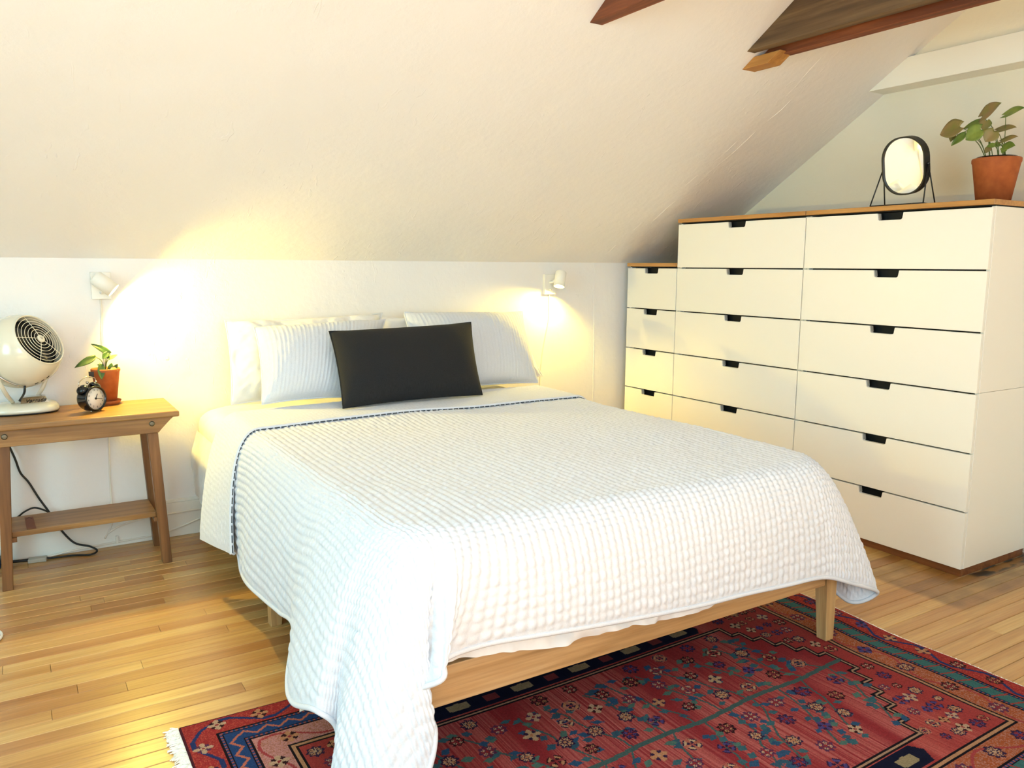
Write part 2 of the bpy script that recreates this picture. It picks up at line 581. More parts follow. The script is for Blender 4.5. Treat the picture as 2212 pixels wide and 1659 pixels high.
# right gable with the slightly thicker part above the boxed-in beam
gp = [(KY + 0.12, 0), (KY + 0.12, slope_pt(KY + 0.12 - 0.12) + TH), (RIDGE, zr + TH), (YB - 0.12, ZB + TH), (YB - 0.12, 0)]
struct('wall_right', MB().prism(gp, 0, XG, XG + 0.12), M['plaster_gable'])
yb1 = KY - (2.083 - KZ) / SL
struct('wall_right_upper', MB().prism([(yb1, 2.083), (RIDGE, zr), (YB, ZB), (YB, 2.083)], 0, 0.425, XG), M['plaster_gable'])


def beam_poly(z0, z1):
    f = lambda z: KY - (z - KZ) / SL
    return [(f(z0), z0), (f(z1), z1), (YB, z1), (YB, z0)]


struct('trim_1', MB().prism(beam_poly(1.968, 2.083), 0, 0.397, XG), M['trim'], bevel=0.002)
# left gable with a window opening
wy0, wy1, wz0, wz1 = -3.55, -1.95, 0.65, 2.25
c = MB()
c.prism([(KY, 0), (KY, KZ), (wy1, slope_pt(wy1)), (wy1, 0)], 0, XL - 0.12, XL)
c.prism([(wy0, 0), (wy0, slope_pt(wy0)), (YB, ZB), (YB, 0)], 0, XL - 0.12, XL)
c.box(XL - 0.12, XL, wy0, wy1, 0, wz0)
c.prism([(wy1, wz1), (wy1, slope_pt(wy1)), (RIDGE, zr), (wy0, slope_pt(wy0)), (wy0, wz1)], 0, XL - 0.12, XL)
struct('wall_left', c, M['plaster'])
w1 = empty('window_1', (XL - 0.08, (wy0 + wy1) / 2, wz0), kind='structure')
f = MB()
for a, b in ((wy0, wy0 + 0.05), (wy1 - 0.05, wy1), ((wy0 + wy1) / 2 - 0.02, (wy0 + wy1) / 2 + 0.02)):
    f.box(XL - 0.10, XL - 0.05, a, b, wz0, wz1)
for a, b in ((wz0, wz0 + 0.05), (wz1 - 0.05, wz1), ((wz0 + wz1) / 2 - 0.02, (wz0 + wz1) / 2 + 0.02)):
    f.box(XL - 0.10, XL - 0.05, wy0, wy1, a, b)
part(f.build('window_frame', M['trim']), w1)
part(MB().box(XL - 0.085, XL - 0.08, wy0 + 0.04, wy1 - 0.04, wz0 + 0.04, wz1 - 0.04).build('pane', M['pane']), w1)
w2 = empty('window_2', ((fx0 + fx1) / 2, YB - 0.08, fz0), kind='structure')
f = MB()
for a, b in ((fx0, fx0 + 0.05), (fx1 - 0.05, fx1), (-3.16, -3.11), (-2.29, -2.24)): f.box(a, b, YB - 0.10, YB - 0.05, fz0, fz1)
for a, b in ((fz0, fz0 + 0.05), (fz1 - 0.05, fz1)): f.box(fx0, fx1, YB - 0.10, YB - 0.05, a, b)
part(f.build('window_frame', M['trim']), w2)
part(MB().box(fx0 + 0.04, fx1 - 0.04, YB - 0.085, YB - 0.08, fz0 + 0.04, fz1 - 0.04).build('pane', M['pane']), w2)

# baseboard along the knee wall and raised plaster seams
bb = MB().box(XL, 0.0, KY - 0.018, KY, 0.0, 0.150)
bb.box(XL, 0.0, KY - 0.012, KY, 0.150, 0.163)
struct('baseboard_back', bb, M['trim'], bevel=0.002)
seam = MB()
seam.tube([(-0.197, KY + 0.001, 1.185), (-0.195, KY + 0.001, 0.95), (-0.19, KY + 0.001, 0.7), (-0.187, KY + 0.001, 0.165)], 0.0035, 6, flat=0.6)
struct('trim_2', seam, M['plaster'])
sm = MB()
for k in range(2):
    pts = []
    for i, yy in enumerate(np.linspace(0.04, -2.2, 26)):
        xx = np.interp(yy, [-2.2, -1.321, -1.056, -0.756, 0.056], [-0.1, -0.074, -0.054, -0.073, -0.194]) + random.uniform(-0.006, 0.006) + k * 0.05
        pts.append((xx, yy, slope_pt(yy) + random.uniform(-0.0004, 0.0015)))
    sm.tube(pts, [max(0.0002, random.uniform(-0.0012, 0.0022)) for _ in range(40)], 6, smooth_path=3)
struct('trim_3', sm, M['plaster'])

# collar-tie beams
tb = empty('collar_beam', (-0.40, RIDGE, 2.0), 'weathered grey-brown double plank roof beam, the thicker of the two dark beams', 'beam')
part(MB().prism(beam_poly(2.008, 2.19), 0, -0.478, -0.432).build('plank', M['beam_grey'], bevel=0.003), tb)
part(MB().prism(beam_poly(1.992, 2.17), 0, -0.385, -0.335).build('plank', M['beam_red'], bevel=0.003), tb)
ys = KY - (1.962 - KZ) / SL
part(MB().prism([(ys, 1.962), (ys - 0.13, 1.962), (ys - 0.19, 2.0), (ys - 0.06, 2.0)], 0, -0.42, -0.345).build('spacer_block', M['beam_new'], bevel=0.002), tb)
part(MB().box(-0.432, -0.385, -4.4, -1.45, 2.03, 2.12).build('filler_strip', M['beam_red']), tb)
tb2 = tag(MB().prism(beam_poly(2.0, 2.15), 0, -1.242, -1.185).build('collar_beam', M['beam_red'], bevel=0.003),
          'thin reddish brown roof beam with bare wood face', 'beam')

# ------------------------------------------------------------------ chests of drawers
PZ, DH = 0.032, 0.227


def drawer_front(y0, y1, z0, z1, name, parent):
    """front plate with a trapezoid hand notch cut into its top edge"""
    c = (y0 + y1) / 2; g = 0.0015
    a, b = y0 + g, y1 - g
    zt, zb = z1 - 0.0055, z0 + 0.0005
    poly = [(a, zb), (b, zb), (b, zt), (c + 0.056, zt), (c + 0.052, zt - 0.024), (c + 0.046, zt - 0.028),
            (c - 0.046, zt - 0.028), (c - 0.052, zt - 0.024), (c - 0.056, zt), (a, zt)]
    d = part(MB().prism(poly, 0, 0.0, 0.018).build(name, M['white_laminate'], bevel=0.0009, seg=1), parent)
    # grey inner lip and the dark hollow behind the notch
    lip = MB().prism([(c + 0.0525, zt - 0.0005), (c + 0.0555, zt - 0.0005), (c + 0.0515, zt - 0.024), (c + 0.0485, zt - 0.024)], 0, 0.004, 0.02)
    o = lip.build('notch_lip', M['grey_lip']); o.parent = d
    return d


def chest(y0, y1, n, label, split):
    ztop = PZ + n * DH
    r = empty('chest_of_drawers', (0.24, (y0 + y1) / 2, 0), label, 'chest of drawers', 'white chests of drawers along the gable wall')
    x1 = 0.485
    part(MB().box(0.014, x1 - 0.01, y0 + 0.006, y1 - 0.006, 0, PZ).build('plinth', M['plinth'], bevel=0.001, seg=1), r)
    # carcass modules, hollow-fronted; a black backing paints the shade into the gaps
    for (a, b) in split:
        za, zb = PZ + a * DH, PZ + b * DH
        m = MB()
        m.box(0.019, x1, y0, y0 + 0.016, za + 0.0006, zb - 0.0006); m.box(0.019, x1, y1 - 0.016, y1, za + 0.0006, zb - 0.0006)
        m.box(x1 - 0.008, x1, y0 + 0.016, y1 - 0.016, za, zb)
        m.box(0.06, x1 - 0.008, y0 + 0.016, y1 - 0.016, za, za + 0.012)
        part(m.build('carcass', M['white_laminate'], bevel=0.0006, seg=1), r)
    part(MB().box(0.045, 0.06, y0 + 0.016, y1 - 0.016, PZ + 0.005, ztop - 0.002).build('shade_backing', M['dark_recess']), r)  # added black sheet, stands in for the shade inside the white carcass
    for k in range(n):
        drawer_front(y0, y1, PZ + k * DH, PZ + (k + 1) * DH, 'drawer', r)
    part(MB().box(-0.006, x1 + 0.004, y0 - (0.004 if n == 6 and y0 < -1.5 else -0.0005), y1 - 0.0005, ztop + 0.004, ztop + 0.023).build('top', M['bamboo'], bevel=0.0015, seg=1), r)
    part(MB().box(0.02, x1, y0 + 0.003, y1 - 0.003, ztop, ztop + 0.004).build('dark_gap_filler', M['dark_recess']), r)  # near-black filler strip in the gap below the top
    return r


chest(-0.398, 0.0, 5, 'narrow white five-drawer chest tucked under the roof slope by the lamp', [(0, 3), (3, 5)])
chest(-1.199, -0.400, 6, 'white six-drawer chest between the narrow chest and the one with the mirror', [(0, 3), (3, 6)])
chest(-2.0, -1.201, 6, 'white six-drawer chest with the mirror and potted plant on top', [(0, 3), (3, 6)])
DTOP = PZ + 6 * DH + 0.023

# ------------------------------------------------------------------ bed frame
BX0, BX1, BY0, BY1 = -2.358, -0.872, -2.085, 0.0
bf = empty('bed_frame', ((BX0 + BX1) / 2, -1.04, 0), 'pale pine bed frame with square tapered legs under the white quilt', 'bed')
part(MB().box(BX0 + 0.05, BX1 - 0.05, BY0 + 0.006, BY0 + 0.034, 0.195, 0.288).build('foot_rail', M['pine'], bevel=0.002), bf)
for xx in (BX0 + 0.006, BX1 - 0.034):
    part(MB().box(xx, xx + 0.028, BY0 + 0.05, BY1 - 0.05, 0.205, 0.288).build('side_rail', M['pine'], bevel=0.002), bf)
part(MB().box(BX0 + 0.05, BX1 - 0.05, BY1 - 0.034, BY1 - 0.006, 0.195, 0.288).build('head_rail', M['pine'], bevel=0.002), bf)


def bed_leg(x, y, sx, sy, h=0.289, w=0.052, z0=0.0):
    b = 0.036
    # taper towards the inner sides, outer corner stays plumb
    ox, oy = x, y
    tx, ty = ox - sx * w, oy - sy * w
    bx, by = ox - sx * b, oy - sy * b
    def q(x1, y1, z): return [(min(ox, x1), min(oy, y1), z), (max(ox, x1), min(oy, y1), z), (max(ox, x1), max(oy, y1), z), (min(ox, x1), max(oy, y1), z)]
    part(MB().hexa(q(bx, by, z0), q(tx, ty, h)).build('leg', M['pine_leg'], bevel=0.0015, seg=1), bf)


for x, sx in ((BX0, -1), (BX1, 1)):
    for y, sy in ((BY0, -1), (BY1, 1)):
        bed_leg(x, y, sx, sy, z0=0.0095 if y < -1 else 0.0)
for x, sx in ((BX0, -1), (BX1, 1)): bed_leg(x, -1.065, sx, -1, 0.205, 0.045)
for k in range(12):
    yy = -1.97 + k * 0.165
    part(MB().box(BX0 + 0.036, BX1 - 0.036, yy, yy + 0.08, 0.255, 0.272).build('slat', M['pine']), bf)

# ------------------------------------------------------------------ mattress with fitted sheet
def sn(x, y, s, ph=0.0):
    return (np.sin(x * s + 1.3 * np.sin(y * s * 0.7 + ph)) + np.sin(y * s * 1.17 + 1.7 * np.sin(x * s * 0.53 + 2 + ph)) + np.sin((x + y) * s * 0.61 + 3.1 + ph)) / 3


def rounded_box_grid(x0, x1, y0, y1, z0, z1, r, nu, nv, wob):
    """closed superellipse-like block as a lat/long grid"""
    cx, cy, cz = (x0 + x1) / 2, (y0 + y1) / 2, (z0 + z1) / 2
    hx, hy, hz = (x1 - x0) / 2, (y1 - y0) / 2, (z1 - z0) / 2
    # perimeter of a rounded rectangle
    per = []
    for (sx, sy, a0) in ((1, 1, 0), (-1, 1, 90), (-1, -1, 180), (1, -1, 270)):
        for a in np.linspace(a0, a0 + 90, 8):
            t = math.radians(a); per.append((sx * (hx - r) + r * math.cos(t), sy * (hy - r) + r * math.sin(t)))
    per.append(per[0]); per = np.array(per)
    s = np.r_[0, np.cumsum(np.linalg.norm(np.diff(per, axis=0), axis=1))]
    ss = np.linspace(0, s[-1], nu)
    X = np.interp(ss, s, per[:, 0]); Y = np.interp(ss, s, per[:, 1])
    rz = min(0.07, hz * 0.9)
    prof = [(0.0, hz)] + [(t, hz) for t in np.linspace(0.1, 1 - rz / hx, 10)]
    rows = []
    for k in np.linspace(0, 1, 9): rows.append((-rz + rz * math.sin(k * math.pi / 2), hz - rz + rz * math.cos(k * math.pi / 2)))
    P = []
    for t in np.linspace(0.0, 0.999, 14): P.append((t, 0, hz))
    for off, z in rows: P.append((1.0, off, z))
    for z in np.linspace(hz - rz, -hz + rz * 0.6, nv)[1:]: P.append((1.0, 0.0, z))
    for k in np.linspace(0, 1, 6)[1:]: P.append((1.0, -rz * 0.6 + rz * 0.6 * math.cos(k * math.pi / 2), -hz + rz * 0.6 - rz * 0.6 * math.sin(k * math.pi / 2)))
    P.append((0.0, 0, -hz))
    out = np.zeros((len(P), nu, 3))
    for i, (t, off, z) in enumerate(P):
        if off == 0 and t < 1 and (z == hz or z == -hz):
            sc = (hx - rz) / hx * t, (hy - rz) / hy * t
            out[i, :, 0] = X * sc[0]; out[i, :, 1] = Y * sc[1]
        else:
            out[i, :, 0] = X * (1 + off / hx); out[i, :, 1] = Y * (1 + off / hy)
        out[i, :, 2] = z
    out += np.array([cx, cy, cz])
    w = wob * (sn(out[..., 0] + out[..., 2], out[..., 1] + 0.7 * out[..., 2], 26) + 0.6 * sn(out[..., 0] - out[..., 2], out[..., 1], 61, 2))
    d = np.stack([(out[..., 0] - cx) / hx, (out[..., 1] - cy) / hy, (out[..., 2] - cz) / hz], -1) ** 5
    d /= np.linalg.norm(d, axis=-1, keepdims=True) + 1e-9
    out += d * w[..., None]
    return out


mt = empty('mattress', ((BX0 + BX1) / 2, -1.03, 0.275), 'thick white mattress in a crinkled white fitted sheet on the pine frame', 'mattress')
G = rounded_box_grid(-2.365, -0.87, -2.055, 0.03, 0.291, 0.565, 0.09, 420, 26, 0.0035)
part(link('fitted_sheet', grid_mesh('fitted_sheet', G, flip=True), M['sheet']), mt)
# crinkled sheet hem hanging over the foot rail
uu = np.linspace(-2.26, -1.05, 260); vv = np.linspace(0, 1, 22)
U, V = np.meshgrid(uu, vv, indexing='ij')
low = np.interp(U, [-2.26, -2.21, -2.04, -1.9, -1.65, -1.37, -1.15, -1.05], [0.315, 0.305, 0.284, 0.275, 0.259, 0.252, 0.262, 0.29]) + 0.006 * np.sin(U * 17)
Z = 0.43 + (low - 0.43) * V
Y = -2.094 - 0.012 * V + 0.010 * sn(U * 1.0, Z * 2.2, 42) * V + 0.005 * sn(U, Z * 0.4, 130, 1) * V
part(link('sheet_overhang', grid_mesh('sheet_overhang', np.stack([U, Y, Z], -1)), M['sheet']), mt)

# and over the side rail near the head end
uu = np.linspace(-0.86, -0.03, 150); vv = np.linspace(0, 1, 30)
U, V = np.meshgrid(uu, vv, indexing='ij')
low = 0.205 + 0.012 * np.sin(U * 9 + 1) + 0.05 * np.clip((U + 0.10) / 0.07, 0, 1)
Z = 0.47 + (low - 0.47) * V
X = -2.368 - 0.030 * np.sin(np.clip(V * 1.1, 0, 1) * math.pi * 0.62) + 0.007 * sn(U, Z * 1.3, 28) * V + 0.004 * sn(U, Z, 75, 1) * V
part(link('sheet_overhang', grid_mesh('sheet_overhang', np.stack([X, U, Z], -1)), M['sheet']), mt)

# ------------------------------------------------------------------ quilt
CX0, CX1, CY0, CRR = -2.30, -0.92, -2.02, 0.10
TOPZ = 0.588


def top_z(x, y):
    z = TOPZ + 0.012 * np.exp(-((y + 0.45) / 0.35) ** 2) + 0.005 * sn(x, y, 5.5) + 0.0025 * sn(x, y, 14, 1.0)
    return z


def cat(xs, C):
    """smooth interpolation of control rows C[:,1:] at C[:,0] (monotone param), catmull style"""
    C = np.array(C, float); s = C[:, 0]; P = C[:, 1:]
    m = np.zeros_like(P)
    m[1:-1] = (P[2:] - P[:-2]) / (s[2:] - s[:-2])[:, None]
    m[0] = (P[1] - P[0]) / (s[1] - s[0]); m[-1] = (P[-1] - P[-2]) / (s[-1] - s[-2])
    x = np.clip(xs, s[0], s[-1])
    i = np.clip(np.searchsorted(s, x) - 1, 0, len(s) - 2)
    h = (s[i + 1] - s[i]); t = ((x - s[i]) / h)[..., None]; h = h[..., None]
    return (2 * t ** 3 - 3 * t ** 2 + 1) * P[i] + (t ** 3 - 2 * t ** 2 + t) * h * m[i] + (-2 * t ** 3 + 3 * t ** 2) * P[i + 1] + (t ** 3 - t ** 2) * h * m[i + 1]


HEM = [(0.40, -2.41, -0.45, 0.20), (0.80, -2.41, -0.86, 0.205), (0.95, -2.42, -0.96, 0.165), (1.10, -2.435, -1.11, 0.178), (1.25, -2.425, -1.26, 0.182),
       (1.40, -2.42, -1.40, 0.195), (1.55, -2.425, -1.55, 0.212), (1.68, -2.49, -1.71, 0.155), (1.80, -2.515, -1.84, 0.165), (1.90, -2.50, -1.97, 0.205),
       (1.99, -2.46, -1.985, 0.15), (2.07, -2.495, -2.05, 0.06), (2.15, -2.455, -2.14, 0.032), (2.21, -2.35, -2.17, 0.085), (2.27, -2.303, -2.145, 0.198),
       (2.33, -2.35, -2.07, 0.24), (2.38, -2.297, -2.168, 0.312), (2.44, -2.27, -2.135, 0.337), (2.50, -2.17, -2.122, 0.338), (2.60, -2.03, -2.128, 0.328), (2.76, -1.86, -2.13, 0.312),
       (3.09, -1.53, -2.13, 0.285), (3.30, -1.33, -2.128, 0.276), (3.45, -1.17, -2.13, 0.267), (3.60, -1.0, -2.132, 0.256), (3.72, -0.875, -2.14, 0.213),
       (3.83, -0.735, -2.135, 0.152), (3.94, -0.775, -2.06, 0.105), (4.06, -0.80, -1.91, 0.20), (4.30, -0.80, -1.70, 0.25), (4.9, -0.80, -1.1, 0.24), (5.62, -0.80, -0.4, 0.24)]
BAND = [(0.30, -2.49, -0.545, 0.178), (0.42, -2.475, -0.60, 0.185), (0.60, -2.452, -0.76, 0.20), (0.76, -2.43, -0.90, 0.213), (0.90, -2.43, -1.0, 0.215),
        (5.1, -0.79, -0.9, 0.25), (5.26, -0.785, -0.76, 0.25), (5.62, -0.785, -0.4, 0.25)]


def drape(U, V, ctrl, lift=0.0):
    """flat cloth coordinates -> position over the mattress; returns P, clipped flag"""
    # nearest point on the core (straight head end, rounded foot corners)
    ix = np.clip(U, CX0, CX1); iy = np.maximum(V, CY0)
    ax0, ax1, ay = CX0 + CRR, CX1 - CRR, CY0 + CRR
    cornerL = (U < ax0) & (V < ay); cornerR = (U > ax1) & (V < ay)
    corner = cornerL | cornerR
    ccx = np.where(cornerL, ax0, ax1)
    du, dv = U - ccx, V - ay
    rad = np.hypot(du, dv) + 1e-9
    ox = np.where(corner, du / rad, np.sign(U - ix) * (np.abs(U - ix) > 0))
    oy = np.where(corner, dv / rad, np.where(U == ix, -1.0 * (V < CY0), 0.0))
    ell = np.where(corner, np.maximum(rad - CRR, 0), np.maximum(np.abs(U - ix), np.maximum(CY0 - V, 0)))
    bx = np.where(corner, ccx + ox * np.minimum(rad, CRR), ix)
    by = np.where(corner, ay + oy * np.minimum(rad, CRR), iy)
    ang = np.where(cornerL, np.arctan2(-dv, -du), np.arctan2(du, -dv)) / (math.pi / 2)
    sig = np.where(cornerL, 1.92 + 0.5 * ang, np.where(cornerR, 3.60 + 0.5 * ang,
          np.where(U < CX0, -V, np.where(U > CX1, 6.02 + V, 2.42 + (U - ax0)))))
    H = cat(sig, ctrl)
    P0 = np.stack([bx, by, top_z(bx, by) + lift], -1)
    out = np.stack([ox, oy, 0 * ox], -1)
    P1 = P0 + out * 0.085 + np.array([0, 0, -0.004])
    H = H + out * lift
    Hs = sum(cat(sig + d, ctrl) for d in (-0.15, -0.075, 0.0, 0.075, 0.15)) / 5 + out * lift
    Hs = 0.6 * Hs + 0.4 * H
    P2 = Hs + (P1 - Hs) * 0.52 + out * 0.012
    # bezier length
    tt = np.linspace(0, 1, 9)
    L = 0; prev = P0
    for t in tt[1:]:
        cur = (1 - t) ** 3 * P0 + 3 * (1 - t) ** 2 * t * P1 + 3 * (1 - t) * t * t * P2 + t ** 3 * H
        L = L + np.linalg.norm(cur - prev, axis=-1); prev = cur
    t = np.clip(ell / L, 0, 1)[..., None]
    B = (1 - t) ** 3 * P0 + 3 * (1 - t) ** 2 * t * P1 + 3 * (1 - t) * t * t * P2 + t ** 3 * H
    P = np.where((ell > 0)[..., None], B, np.stack([U, V, top_z(U, V) + lift], -1))
    return P, ell > L, ell / L


def quilting(U, V, px, py, amp, seed=0.0, cross=0.5, amp_map=None):
    """puffed cells between stitched lines; wobbly channels along V and weaker cross seams"""
    a = U / px + 0.13 * sn(U * 0.3, V, 21, seed) + 0.05 * sn(U, V, 90, seed)
    col = np.floor(a)
    ph = np.sin(col * 12.9898 + seed) * 43758.5453; ph = ph - np.floor(ph)
    b = V / py + 0.30 * ph + 0.22 * sn(U, V, 33, seed + 1)
    row = np.floor(b)
    h2 = np.sin(col * 78.233 + row * 37.719 + seed) * 43758.5453; h2 = h2 - np.floor(h2)
    pa = np.abs(np.sin(math.pi * a)) ** 0.62; pb = np.abs(np.sin(math.pi * b)) ** 0.5
    c = cross if np.isscalar(cross) else cross
    return amp * pa * ((1 - c) + c * pb) * (0.75 + 0.5 * h2)


def normals(P, flip=False):
    n = np.cross(np.gradient(P, axis=0), np.gradient(P, axis=1))
    n /= np.linalg.norm(n, axis=-1, keepdims=True) + 1e-12
    return -n if flip else n


def hem_line(ctrl, s0, s1, n, lift=0.0):
    return cat(np.linspace(s0, s1, n), ctrl)


qt = empty('quilt', (-1.6, -1.4, TOPZ), 'white channel-stitched quilt spread over the bed, hanging to the rug at one corner', 'quilt')
du = 0.0037
us = np.arange(-2.98, -0.22, du); vs = np.arange(-2.72, -0.60, du)
U, V = np.meshgrid(us, vs, indexing='ij')
P, clip, frac = drape(U, V, HEM)
# broad folds fading towards the mattress edge
N = normals(P)
fl_ = np.clip(frac, 0, 1)
cross = np.clip(0.42 + 1.6 * fl_, 0, 0.9)
D = quilting(U, V, 0.0215, 0.0205, 0.0060, 0.0, cross)
D *= np.clip((1 - frac) * 22, 0, 1) * 1.0
D += 0.010 * sn(U, V, 9.0, 2.0) * np.clip(fl_ - 0.1, 0, 1) * (1 - np.exp(-((1 - fl_) * 9)))
D += 0.0025 * sn(U, V, 11.0, 0.5) * (fl_ <= 0)
P2 = P + N * D[..., None]
keep = ~(clip[:-1, :-1] & clip[1:, :-1] & clip[1:, 1:] & clip[:-1, 1:])
part(link('quilt_cover', grid_mesh('quilt_cover', P2, keep), M['quilt']), qt)
part(MB().tube(hem_line(HEM, 0.62, 5.40, 700), 0.0065, 8, smooth_path=0).build('hem_binding', M['quilt']), qt)

# turned-down head end of the quilt, edged with dark thread
vs = np.arange(-0.765, -0.44, du); us = np.arange(-2.86, -0.36, du)
U, V = np.meshgrid(us, vs, indexing='ij')
V2 = V + 0.03 * np.sin((U + 2.3) * 2.6) * np.clip((-0.45 - V) / 0.3, 0, 1) * 0.5
P, clip, frac = drape(U, V2, BAND, 0.012)
N = normals(P)
D = quilting(V, U, 0.0135, 0.016, 0.0028, 4.0, 0.45) * np.clip((1 - frac) * 22, 0, 1)
P2 = P + N * D[..., None]
keep = ~(clip[:-1, :-1] & clip[1:, :-1] & clip[1:, 1:] & clip[:-1, 1:])
part(link('turned_down_band', grid_mesh('turned_down_band', P2, keep), M['quilt']), qt)
ue = np.arange(-2.86, -0.36, 0.006)
ve = -0.765 + 0.03 * np.sin((ue + 2.3) * 2.6) * 0.5
E1, cl, fr = drape(ue[:, None], ve[:, None], BAND, 0.009)
E1 = E1[:, 0][~cl[:, 0]]
part(MB().tube(E1, 0.0075, 8, smooth_path=0).build('fold_edge', M['quilt']), qt)
E2, cl, fr = drape(ue[:, None], ve[:, None] - 0.008, BAND, 0.0075)
E2 = E2[:, 0][~cl[:, 0]]
th = MB()
for i in range(0, len(E2) - 3, 4):
    th.tube(E2[i:i + 4], 0.0022, 5, smooth_path=0)
part(th.build('edge_stitching', M['thread']), qt)
hb = cat(np.linspace(0.44, 0.765, 60), BAND)
part(MB().tube(hb, 0.006, 8, smooth_path=0).build('band_hem', M['quilt']), qt)


# ------------------------------------------------------------------ pillows
def lift(p, z):
    p = np.array(p); p[2] = max(p[2], z); return p


def pillow(name, TL, TR, BR, BL, thick, m, label, kind='plain', sag=0.02, res=0.006, seed=0.0, piping=False):
    TL, TR, BR, BL = [np.array(p, float) for p in (TL, TR, BR, BL)]
    w = np.linalg.norm(TR - TL); h = np.linalg.norm(TL - BL)
    nu, nv = int(w / res), int(h / res)
    a = np.linspace(-1, 1, nu); b = np.linspace(-1, 1, nv)
    A, B = np.meshgrid(a, b, indexing='ij')
    # edges bow in between the corners
    A2 = A * (1 - sag / (w / 2) * (1 - np.abs(B) ** 2.2)); B2 = B * (1 - sag / (h / 2) * (1 - np.abs(A) ** 2.2))
    s, t = ((A2 + 1) / 2)[..., None], ((B2 + 1) / 2)[..., None]
    base = (1 - s) * (1 - t) * BL + s * (1 - t) * BR + s * t * TR + (1 - s) * t * TL
    nrm = np.cross(TR - TL, TL - BL); nrm /= np.linalg.norm(nrm)
    if nrm[1] > 0: nrm = -nrm
    prof = (1 - np.abs(A) ** 2.6) ** 0.55 * (1 - np.abs(B) ** 2.6) ** 0.55
    UU = A * w / 2; VV = B * h / 2
    edge = np.clip(prof * 3.0, 0, 1)
    if kind == 'quilted':
        d = quilting(UU, VV, 0.0195, 0.024, 0.0042, seed, 0.30) + 0.007 * sn(UU, VV, 17, seed)
    elif kind == 'crumpled':
        d = 0.014 * sn(UU, VV * 0.5, 22, seed) + 0.009 * sn(UU * 1.2, VV * 0.7, 55, seed + 1) + 0.003 * sn(UU, VV, 120, seed)
    else:
        d = 0.004 * sn(UU, VV, 11, seed)
    front = base + nrm * (thick * 0.78 * prof + d * edge)[..., None]
    back = base - nrm * (thick * 0.30 * prof)[..., None]
    if kind == 'crumpled':
        wv = 0.010 * sn(UU, VV, 30, seed + 3) * (1 - edge)
        front += nrm * wv[..., None]; back += nrm * wv[..., None]
    o = empty(name, tuple((BL + BR) / 2), label, 'pillow')
    part(link('front_panel', grid_mesh('front_panel', front), m), o)
    part(link('back_panel', grid_mesh('back_panel', back[::2, ::2] if False else back, flip=True), m), o)
    per = np.concatenate([base[:, 0], base[-1, 1:], base[-2::-1, -1], base[0, -2:0:-1]])
    part(MB().tube(per[::3], 0.0035 if kind != 'plain' else 0.0028, 6, smooth_path=0, closed=True).build('seam', m), o)
    return o


pillow('pillow', at_y(486, 693, -0.06), at_y(826, 676, -0.06), lift(at_y(800, 865, -0.19), 0.60), lift(at_y(500, 882, -0.22), 0.60), 0.10, M['sheet'],
       'crumpled plain white pillow behind the quilted pillow on the bench side', 'crumpled', 0.012, seed=1.0)
pillow('pillow', at_y(806, 684, -0.025), at_y(1118, 690, -0.025), lift(at_y(1172, 838, -0.13), 0.60), lift(at_y(830, 868, -0.15), 0.60), 0.09, M['sheet'],
       'plain white pillow mostly hidden behind the quilted pillow by the chests', 'crumpled', 0.012, seed=6.0)
pillow('pillow', at_y(548, 706, -0.21), at_y(832, 690, -0.17), lift(at_y(800, 862, -0.43), 0.615), lift(at_y(566, 874, -0.45), 0.615), 0.13, M['quilt'],
       'white quilted pillow sham on the bench side of the black cushion', 'quilted', 0.016, seed=2.0)
pillow('pillow', at_y(872, 674, -0.14), at_y(1128, 673, -0.10), lift(at_y(1163, 836, -0.37), 0.61), lift(at_y(900, 852, -0.40), 0.61), 0.12, M['quilt'],
       'white quilted pillow sham beside the lamp nearer the chests', 'quilted', 0.016, seed=3.0)
pillow('pillow', at_y(711, 716, -0.43), at_y(1017, 696, -0.40), lift(at_y(1042, 862, -0.62), 0.622), lift(at_y(741, 888, -0.64), 0.622), 0.10, M['black_linen'],
       'black linen lumbar cushion leaning on the white pillows', 'plain', 0.010, seed=5.0)

# ------------------------------------------------------------------ rug
RX0, RX1, RY0, RY1 = -2.722, -0.662, -2.86, -1.535
RL, RWd = RX1 - RX0, RY1 - RY0
k = 0.003
nu, nv = int(RL / k), int(RWd / k)
cu = (np.arange(nu) + 0.5) * k; cv = (np.arange(nv) + 0.5) * k      # u from the fringe end, v from the bed edge
U, V = np.meshgrid(cu, cv, indexing='ij')
rg = np.random.default_rng(3)
RED, NAVY, BLUE, TEAL, TAN, PINK, RUST, IVORY, BLACK, BROWN = [np.array(srgb(c)) for c in
    ('#84282d', '#141838', '#1e3a66', '#35605f', '#b5835c', '#b07a76', '#9c5030', '#b89c7e', '#120c14', '#84533a')]
rug = np.zeros((nu, nv, 3)) + RED


def put(mask, c, a=1.0):
    rug[mask] = rug[mask] * (1 - a) + c * a


# streaks of uneven dye across the length
st = np.cumsum(rg.normal(0, 1, nu)); st -= np.convolve(st, np.ones(40) / 40, 'same'); st = st / (np.abs(st).max() + 1e-6)
st2 = rg.normal(0, 1, nu)
ROSE = np.array(srgb('#b86860'))
for i in range(nu):
    f = np.clip(0.42 + 0.6 * st[i] + 0.26 * st2[i], 0, 0.95)
    seg = 0.5 + 0.5 * np.sin(cv * (5 + 3 * math.sin(i * 0.05)) + i * 0.037)
    rug[i] = RED * (1 - f * seg[:, None]) + ROSE * f * seg[:, None]
E_ = np.minimum(np.minimum(U, RL - U), np.minimum(V, RWd - V))       # distance to the edge
horiz = np.minimum(V, RWd - V) < np.minimum(U, RL - U)
S = np.where(horiz, U, V)                                            # run along the border
east = np.clip((U - 0.7) / 0.9, 0, 1)                                # dye drifts from blue to teal along the rug

